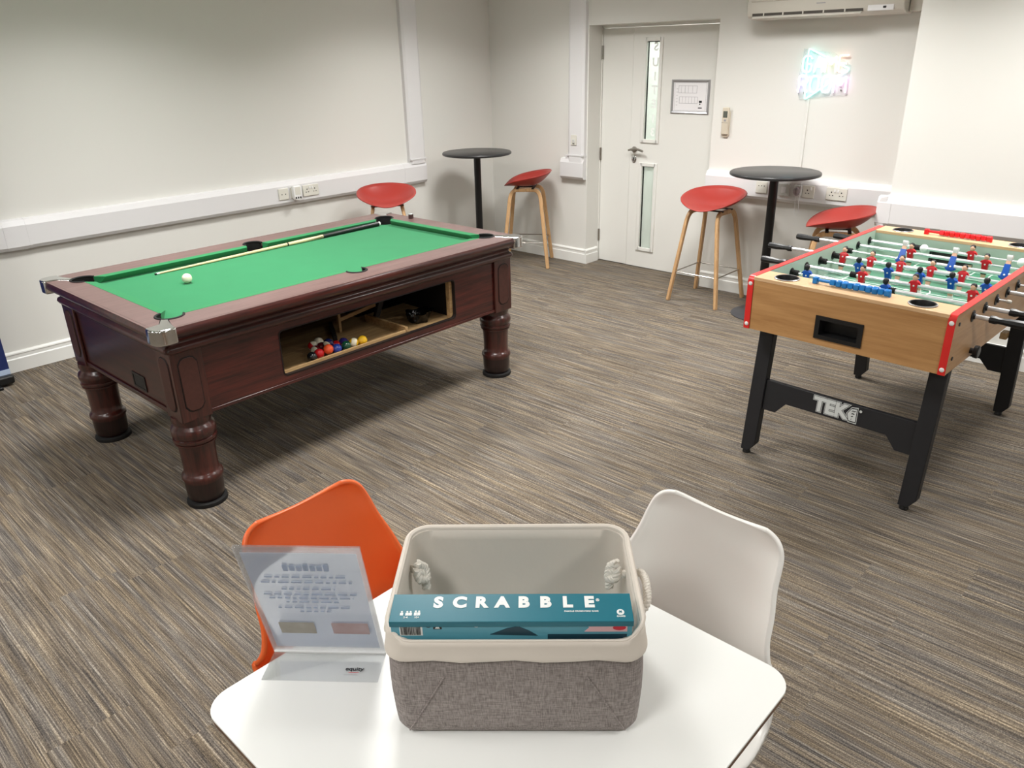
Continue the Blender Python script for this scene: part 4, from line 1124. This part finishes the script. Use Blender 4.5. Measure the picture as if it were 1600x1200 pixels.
# ------------------------------------------------------------------ stools: seat front faces +y locally
def stool():
    o = thing('bar_stool', '', 'stool', (0, 0, 0), 0, 'red shell bar stools')
    rows = []; NA, NR = 64, 14
    def outline(a):
        c, s = math.cos(a), math.sin(a)
        n = 2.35
        r = 1/((abs(c)/.243)**n+(abs(s)/(.205 if s < 0 else .20))**n)**(1/n)
        return r
    V = []
    for j in range(NR+1):
        t = j/NR; l = []
        for i in range(NA):
            a = 2*PI*i/NA; r = outline(a)*t
            x, y = r*math.cos(a), r*math.sin(a)
            s, c = math.sin(a), math.cos(a)
            back = max(0, -s)
            rim = .018+.104*((1-s)/2)**1.15+.014*abs(c)**2
            if s > 0: rim -= .030*s**3
            z_ = .742+rim*t**2.6-.010*(1-t*t)
            y2 = y-.018*back*t**3+.010*max(0, s)*t**3
            l.append((x, y2-.005, z_))
        V.append(l)
    b = MB()
    VV = [[b.bm.verts.new(p) for p in l] for l in V[1:]]
    ctr = b.bm.verts.new(V[0][0])
    for i in range(NA): b.face([ctr, VV[0][i], VV[0][(i+1) % NA]])
    for a_, c_ in zip(VV, VV[1:]):
        for i in range(NA): b.face([a_[i], a_[(i+1) % NA], c_[(i+1) % NA], c_[i]])
    b.build('seat', M['stool_red'], o, smooth=80, solid=.007)
    # bent oak frames on each side
    def bar(path, w_, t_):
        P = [Vector(p) for p in path]; loops = []
        for i in range(len(P)):
            tn = (P[min(i+1, len(P)-1)]-P[max(i-1, 0)]).normalized()
            side = Vector((1, 0, 0)); side = (side-tn*tn.dot(side)).normalized(); nn = tn.cross(side)
            loops.append([P[i]+side*sx*t_/2+nn*sy*w_/2 for sx, sy in ((-1, -1), (1, -1), (1, 1), (-1, 1))])
        bb = MB(); bb.loft(loops); return bb
    for s in (-1, 1):
        for q in (-1, 1):
            foot = Vector((s*.213, q*.213, 0)); top = Vector((s*.125, q*.135, .690))
            mid = Vector((s*.118, 0, .706))
            d = (top-foot)
            path = [foot, foot+d*.3, foot+d*.6, foot+d*.90]
            a = foot+d*.90; c = Vector((s*.119, q*.075, .706))
            for k_ in range(1, 7):
                t = k_/6; path.append((1-t)**2*a+2*t*(1-t)*Vector((s*.121, q*.132, .706))+t*t*c)
            path.append(mid)
            bar(path, .033, .025).build('leg', M['oak'], o, smooth=40, bevel=.005)
    b = MB()
    for y in (-.07, .07): b.box((0, y, .7205), (.27, .022, .010))
    b.box((0, 0, .7205), (.03, .16, .0096)); b.box((0, 0, .726), (.06, .06, .006))
    b.build('seat_bracket', M['black_metal'], o)
    zf = .235; t = zf/.705; fx = .213-(.213-.125)*t; fy = .213-(.213-.135)*t
    b = MB(); b.tube(rounded([(-fx, 0, zf), (-fx, -fy, zf), (fx, -fy, zf), (fx, fy, zf), (-fx, fy, zf), (-fx, 0, zf)], .02), .0048, 8)
    b.build('footrest', M['steel'], o)
    return o
st0 = stool()
for i, (x, y, a, lab) in enumerate(((-2.965, 5.425, 180, 'red shell bar stool in front of the door, left of the right-hand bar table'),
                                    (-4.868, 5.41, 125, 'red shell bar stool in the far corner beside the left-hand bar table'),
                                    (-5.19, 4.03, -128, 'red shell bar stool behind the pool table by left wall'),
                                    (-1.935, 5.28, 112, 'red shell bar stool behind the football table, against the right wall'))):
    o = st0 if i == 0 else copy_tree(st0)
    o.location = (x, y, 0); o.rotation_euler = (0, 0, R(a)); o['label'] = lab

# ------------------------------------------------------------------ white table in front
TX, TY, TZ = -.79, .785, .74
o = thing('cafe_table', 'square white laminate table in the foreground with rounded corners', 'table', (TX, TY, 0), 0)
b = MB(); b.loft([rrect(.40, .40, .055, TZ-.004, 8), rrect(.40, .40, .055, TZ-.0008, 8), rrect(.3992, .3992, .0545, TZ, 8)])
b.build('tabletop', M['laminate'], o, smooth=30)
b = MB(); b.loft([rrect(.398, .398, .053, TZ-.020, 8), rrect(.3995, .3995, .0545, TZ-.004, 8)]); part(b.build('table_edge', M['ply_edge'], o, smooth=30), 'thin brown board edge')
MB().lathe([(.035, .02), (.035, TZ-.022)], n=28).build('column', M['upvc'], o)
MB().b2(-.16, .16, -.16, .16, TZ-.026, TZ-.020).build('mounting_plate', M['upvc'], o)
MB().lathe([(.24, 0), (.24, .008), (.22, .014), (.05, .022), (.001, .024)], n=48).build('base', M['upvc'], o, smooth=40)

# ------------------------------------------------------------------ moulded chairs: back top at local y=0, facing +y
def shell_chair(name, label, mat, loc, rz):
    o = thing(name, label, 'chair', loc, rz, 'moulded shell chairs')
    # centre profile (y, z), half width, wing forward, wing up
    prof = [(.455, .415, .165, 0, .0), (.44, .436, .21, 0, .0), (.40, .450, .248, 0, .0), (.30, .450, .272, .0, .0), (.20, .445, .262, .0, .02), (.14, .448, .246, .01, .075),
            (.095, .470, .244, .035, .085), (.07, .510, .240, .075, .06), (.055, .56, .226, .10, .03), (.042, .62, .210, .098, .012), (.030, .68, .200, .080, .004),
            (.019, .735, .186, .062, .0), (.010, .770, .181, .050, .0), (.005, .790, .177, .042, .0), (.002, .806, .170, .037, .0), (.0, .819, .157, .032, .0), (-.001, .826, .140, .028, .0), (-.0012, .829, .122, .024, 0)]
    def cr(p0, p1, p2, p3, t): return .5*((2*p1)+(-p0+p2)*t+(2*p0-5*p1+4*p2-p3)*t*t+(-p0+3*p1-3*p2+p3)*t**3)
    fine = []
    for i in range(len(prof)-1):
        q = [prof[max(0, i-1)], prof[i], prof[i+1], prof[min(len(prof)-1, i+2)]]
        for t in (0, .25, .5, .75): fine.append([cr(q[0][k_], q[1][k_], q[2][k_], q[3][k_], t) for k_ in range(5)])
    fine.append(list(prof[-1]))
    n = 28; rows = []
    for (y, z_, hw_, wf, wu) in fine:
        r = []
        for i in range(n+1):
            u = -1+2*i/n
            tt = max(0, (z_-.70)/.13)
            zt_ = z_+tt*tt*(.020*abs(u)**1.8-.010)
            r.append((hw_*math.sin(u*PI/2*.82)/math.sin(PI/2*.82), y+wf*abs(u)**2.4, zt_+wu*abs(u)**2.6))
        rows.append(r)
    MB().grid(rows).build('shell', M[mat], o, smooth=80, solid=.011)
    c = MB(); c.loft([rrect(.175*k_, .165*k_, .08*k_, z_, 6, (0, .285)) for k_, z_ in ((.96, .464), (1, .474), (1, .486), (.94, .496), (.7, .499))])
    c.build('seat_cushion', M[mat], o, smooth=60)
    for sx in (-1, 1):
        for sy in (-1, 1):
            MB().cyl((sx*.20, .255+sy*.20, 0), (sx*.13, .255+sy*.11, .42), .012, .018, 14).build('leg', M['oak'], o, smooth=50)
    b = MB()
    for sx in (-1, 1):
        b.cyl((sx*.20, .255-.20, .13), (sx*.13, .255+.11, .41), .004, n=8); b.cyl((sx*.20, .255+.20, .13), (sx*.13, .255-.11, .41), .004, n=8)
        b.cyl((.20, .255+sx*.20, .13), (-.13, .255+sx*.11, .41), .004, n=8); b.cyl((-.20, .255+sx*.20, .13), (.13, .255+sx*.11, .41), .004, n=8)
    b.box((0, .255, .418), (.30, .26, .012)); b.build('underframe', M['black_metal'], o)
    return o
shell_chair('shell_chair', 'orange moulded plastic chair at the left side of the white table', 'orange', (-1.542, .834, 0), R(-90+1))
shell_chair('shell_chair', 'white moulded plastic chair at far right side of the white table', 'white_shell', (-.722, 1.496, 0), R(180-2))

# ------------------------------------------------------------------ fabric basket on the table
BY = R(41.7); cb_, sb_ = math.cos(BY), math.sin(BY)
def bw(u, v, z_): return Vector((cb_*u-sb_*v, sb_*u+cb_*v, z_))
bc = bw(-.035, 1.165, TZ)
o = thing('storage_basket', 'grey fabric storage basket with cream lining and rope handles on the white table', 'basket', bc, BY)
Hh = .235
def bl(z_, hx, y0, y1, r=.045, n=6, wob=0):
    pts = rrect(hx, (y1-y0)/2, r, None, n, (0, (y0+y1)/2))
    # add points along the straight sides for cloth waves
    out = []; N_ = len(pts)
    for i in range(N_):
        p, q = Vector(pts[i]), Vector(pts[(i+1) % N_]); k_ = 8 if (q-p).length > .05 else 1
        for j in range(k_): out.append(p+(q-p)*j/k_)
    return [(p.x, p.y, z_+wob*math.sin(9*p.x/.2+5*p.y/.2)-(.011*max(0, (z_/Hh-.75)/.25)*min(1, max(0, (.205-abs(p.x))/.02)) if p.y < y0+.03 else 0)) for p in out]
def side(t): # t 0 bottom .. 1 rim -> hx, y0, y1
    bul = .006*math.sin(t*PI)
    return .213+.001*t+bul, -.152-.018*t-bul*.6, .139+.004*t+bul
b = MB(); loops = []
for t in (0, .02, .08, .2, .4, .6, .8, .86):
    hx, y0, y1 = side(t); ins = .012 if t == 0 else (.004 if t == .02 else 0)
    loops.append(bl(t*Hh, hx-ins, y0+ins, y1-ins, .03+.012*t))
b.loft(loops, False); b.face([b.bm.verts.new(p) for p in loops[0]][::-1])
body = b.build('basket_body', M['linen_grey'], o, smooth=50)
for s in (-1, 1):     # crease seams on the front face
    path = [(s*(.190-.070*t/1.0), -.152-.018*(.05+.62*t)-.006*math.sin((.05+.62*t)*PI)*.6-.0004, Hh*(.05+.58*t)) for t in [k_/8 for k_ in range(9)]]
    MB().tube(path, .0016, 6).build('crease_seam', M['linen_grey'], body)
b = MB(); loops = []
seq = [(.80, .006, .003), (.825, .0065, .002), (.85, .005, 0), (.95, .004, 0), (1.0, .003, 0), (1.012, -.001, 0), (1.0, -.006, 0), (.9, -.008, 0), (.6, -.010, .0), (.3, -.012, 0), (.03, -.014, 0)]
for t, off, wob in seq:
    hx, y0, y1 = side(t); loops.append(bl(t*Hh, hx+off, y0-off, y1+off, .042, wob=wob))
b.loft(loops, False); b.face([b.bm.verts.new(p) for p in loops[-1]])
lin = part(b.build('lining', M['canvas'], o, smooth=60), 'cream cloth lining folded over the rim')
hx, y0, y1 = side(1.0)
pp_ = [Vector(p) for p in bl(Hh*1.008, hx, y0, y1, .042)]
b = MB(); b.tube(pp_, [.0022 if p.y < y0+.012 else (.0045 if p.y < y0+.04 else .0062) for p in pp_], 8, True); b.build('rim_piping', M['canvas'], o)
def twisted(path, r=.0072, turns=9):
    bb = MB(); P = [Vector(p) for p in path]
    # resample
    cum = [0]
    for a, c in zip(P, P[1:]): cum.append(cum[-1]+(c-a).length)
    def at(s):
        s = min(max(s, 0), cum[-1]-1e-6)
        for i in range(len(P)-1):
            if cum[i+1] >= s: return P[i]+(P[i+1]-P[i])*((s-cum[i])/max(cum[i+1]-cum[i], 1e-9))
    n_ = 60
    for st_ in range(3):
        pp = []; u = None
        for i in range(n_+1):
            s = cum[-1]*i/n_; p = at(s); tn = (at(s+.004)-at(s-.004)).normalized()
            u = tn.orthogonal().normalized() if u is None else (u-tn*tn.dot(u)).normalized()
            w_ = tn.cross(u); a = 2*PI*(turns*i/n_+st_/3)
            pp.append(p+(u*math.cos(a)+w_*math.sin(a))*r*.52)
        bb.tube(pp, r*.62, 7)
    return bb
for s in (-1, 1):
    hx = .214; zr = Hh*.80
    loop_out = rounded([(s*(hx-.018), -.075, zr), (s*(hx+.012), -.072, zr), (s*(hx+.024), -.045, zr+.006-.055), (s*(hx+.026), 0, zr-.075), (s*(hx+.024), .045, zr-.05), (s*(hx+.012), .072, zr), (s*(hx-.018), .075, zr)], .03)
    if s > 0:
        loop_out = rounded([(s*(hx-.018), -.055, zr), (s*(hx+.010), -.055, zr), (s*(hx+.022), -.045, zr+.012), (s*(hx+.026), 0, zr+.025), (s*(hx+.022), .045, zr+.012), (s*(hx+.010), .055, zr), (s*(hx-.018), .055, zr)], .03)
    twisted(loop_out).build('rope_handle', M['rope'], o)
    for y in (-.06, .06):
        twisted([(s*(hx-.022), y, zr+.022), (s*(hx-.034), y+.010, zr+.006), (s*(hx-.038), y, zr-.014), (s*(hx-.026), y-.012, zr-.006), (s*(hx-.020), y-.006, zr+.010), (s*(hx-.034), y+.004, zr-.002), (s*(hx-.036), y+.002, zr-.036)], .0082, 6).build('knot', M['rope'], o)

# ------------------------------------------------------------------ boxed word game leaning in the basket
bxw, bxt, bxh = .400, .063, .238
lean = R(5.5)
# local: x along width, y through thickness (away from camera), z height; origin at top front edge
pos = bw(-.0405, 1.000, 1.001)
o = thing('board_game_box', 'teal word game box with white capital letters standing on edge in the basket', 'box', pos, BY)
inner = Matrix.Rotation(lean, 4, 'X')
def bx(b, name, mat, par, **k_):
    b.xf(inner); return b.build(name, mat, par, **k_)
lid = bx(MB().b2(-bxw/2, bxw/2, .0, bxt, -.012, 0).b2(-bxw/2, bxw/2, bxt-.0015, bxt, -bxh, -.012), 'lid', M['teal'], o, bevel=.0008)
base = bx(MB().b2(-bxw/2+.002, bxw/2-.002, .0015, bxt-.002, -bxh, -.0008), 'box_base', M['teal_pale'], o)
TXT = M['ink_white']
def top_text(body, x, y, size, off, sx=1, mat=None, name='title_letters', spacing=1, par=None):
    t = text_obj(body, name, mat or TXT, size, par or lid, (0, 0, 0), (0, 0, 0), off=off, ext=.0003, sx=sx, spacing=spacing)
    t.data.transform(inner @ Matrix.Translation((x, y, .0004)))
    return t
lx = [-.1225, -.0865, -.0505, -.0153, .0206, .057, .0937, .130]
for ch, x in zip('SCRABBLE', lx): top_text(ch, x, .042, .033, .0018, .98)
top_text('®', .1445, .047, .008, .0001)
top_text('FAMOUS CROSSWORD GAME', .116, .022, .0042, .0001, name='subtitle')
def ftop(b, name, mat): return bx(b, name, mat, lid)
b = MB()
for x0 in (-.181, -.172, -.1665):     # player count people
    b.cyl((x0, .022, 0), (x0, .022, .0006), .0017, n=10); b.b2(x0-.0026, x0+.0026, .014, .0195, 0, .0006)
for x0 in (-.158, -.1525):
    b.cyl((x0, .023, 0), (x0, .023, .0006), .0018, n=10); b.b2(x0-.0024, x0+.0024, .014, .0205, 0, .0006)
ftop(b, 'player_icons', M['ink_white'])
top_text('2-4', -.1735, .0095, .0055, .0001, name='player_count'); top_text('10+', -.155, .0095, .0055, .0001, name='age_mark')
ftop(MB().cyl((.180, .020, 0), (.180, .020, .0006), .0062, n=24), 'maker_badge', M['ink_white'])
top_text('M', .180, .020, .006, .0003, mat=M['teal'], name='badge_letter', par=lid).data.transform(Matrix.Translation((0, 0, .0006)))
top_text('GAMES', .180, .0105, .0045, .0001, name='badge_word')
# printed underside of the box
def fr(b, name, mat): return bx(b, name, mat, base)
def quad(b, x0, x1, z0, z1, h=.0004): b.b2(x0, x1, .0015-h, .0016, z0, z1)
b = MB(); quad(b, -.184, -.146, -.032, -.010); bar_ = fr(b, 'barcode_field', M['ink_white'])
b = MB(); rnd = random.Random(2); x = -.182
while x < -.149:
    wq = rnd.choice((.0006, .0009, .0014)); b.b2(x, x+wq, .0005, .0012, -.030, -.0125); x += wq+rnd.choice((.0007, .0011))
fr(b, 'barcode', M['ink_black'])
b = MB()
b.sphere((-.136, .0012, -.011), .005, (1, .1, .7), n=14, m=6); quad(b, -.128, -.114, -.018, -.006)
for x0 in (-.105, -.096, -.085, -.076, -.066): quad(b, x0, x0+rnd.choice((.003, .006)), -.0105, -.0075)
fr(b, 'printed_icons', M['ink_black'])
b = MB(); b.prism([(-.125, -.016), (-.117, -.016), (-.121, -.008)], 1, .0006, .0012); b.sphere((-.057, .0012, -.011), .004, (1, .1, .8), n=12, m=6); fr(b, 'icon_marks', M['ink_white'])
b = MB(); b.prism([(-.035, -.030), (-.006, -.016), (.012, -.012), (.030, -.022), (.044, -.033)], 1, .0008, .0016); fr(b, 'peak_picture', M['teal_dark'])
b = MB(); b.prism([(.122, -.006), (.190, -.006), (.190, -.024), (.120, -.024), (.128, -.015)], 1, .0008, .0016); fr(b, 'red_banner_print', M['ink_pink'])
b = MB(); b.sphere((.177, .0008, -.015), .011, (1, .06, .55), n=18, m=6); fr(b, 'red_oval', M['ink_red'])
b = MB(); quad(b, .06, .19, -.044, -.030); fr(b, 'dark_strip', M['teal_dark'])

# ------------------------------------------------------------------ acrylic sign holder seen from behind
SYAW = math.atan2(.149, .178)
Ws, Ls, foot_d = .229, .335, .078
mid = Vector(((-1.21-1.032)/2, (.555+.704)/2, TZ))
o = thing('sign_holder', 'clear slanted acrylic sign holder with printed sheet, seen from behind, on white table', 'sign holder', mid, SYAW)
th_ = math.asin(.093/.335)       # lean of the panel towards -y
def pan(b): b.xf(Matrix.Rotation(th_, 4, 'X')); return b
pan(b := MB().b2(-Ws/2, Ws/2, -.0016, .0004, .003, Ls)); b.build('back_sheet', M['acrylic'], o, bevel=.0004)
pan(b := MB().b2(-Ws/2, Ws/2, .0022, .0042, .003, Ls)); b.build('front_sheet', M['acrylic'], o, bevel=.0004)
b = MB(); pts = [(.0042, .006)]
b.b2(-Ws/2, Ws/2, -foot_d, .003, .0003, .0023)
ft = b.build('foot', M['acrylic_thin'], o, bevel=.0004)
b = MB(); b.b2(-Ws/2, Ws/2, -.003, .004, .0006, .0048); b.build('folded_edge', M['white_plastic'], o, bevel=.0015)
pan(b := MB().b2(-.105, .105, .0008, .0018, .020, .317)); pg = b.build('printed_sheet', M['paper_back'], o)
rnd = random.Random(11)
def pl(b, x0, x1, z0, z1): b.b2(x0, x1, -.0020, -.00165, z0, z1)
b = MB()
for k_ in range(5):      # mirrored heading and text lines showing faintly through the sheet
    wq = rnd.uniform(.03, .045)
for zq, hw_ in ((.252, .075), (.236, .085), (.216, .05), (.200, .088), (.188, .080), (.176, .05), (.158, .07), (.146, .03)):
    x = -hw_
    while x < hw_:
        wl_ = rnd.uniform(.006, .020); pl(b, x, min(x+wl_, hw_), zq-.0022, zq+.0022); x += wl_+.005
pan(b); b.build('faint_text', M['faint'], pg, smooth=0)
b = MB()
for k_ in range(7): pl(b, -.035+.0125*k_, -.026+.0125*k_, .270+.001*(k_ % 2), .288-.002*(k_ % 3))
pan(b); b.build('faint_heading', M['faint'], pg, smooth=0)
pan(b := MB().b2(-.082, -.012, -.0020, -.00165, .072, .108)); b.build('faint_picture', M['faint_tan'], pg, smooth=0)
pan(b := MB().b2(.022, .094, -.0020, -.00165, .072, .108)); b.build('faint_picture', M['faint_pink'], pg, smooth=0)
lt = text_obj('equity', 'maker_word', M['ink_black'], .0135, ft, (.062, -.046, .0027), (0, 0, 0), off=.0002, ext=.0001, sx=1.1)
MB().b2(.052, .072, -.0555, -.0545, .0024, .0027).build('red_swoosh', M['ink_red'], ft)
MB().b2(.044, .072, -.062, -.0612, .0024, .0027).build('small_print', M['ink_grey'], ft)
scene.view_settings.view_transform = 'Standard'
scene.view_settings.look = 'None'
scene.view_settings.gamma = 1
scene.view_settings.use_curve_mapping = False
scene.view_settings.exposure = .12
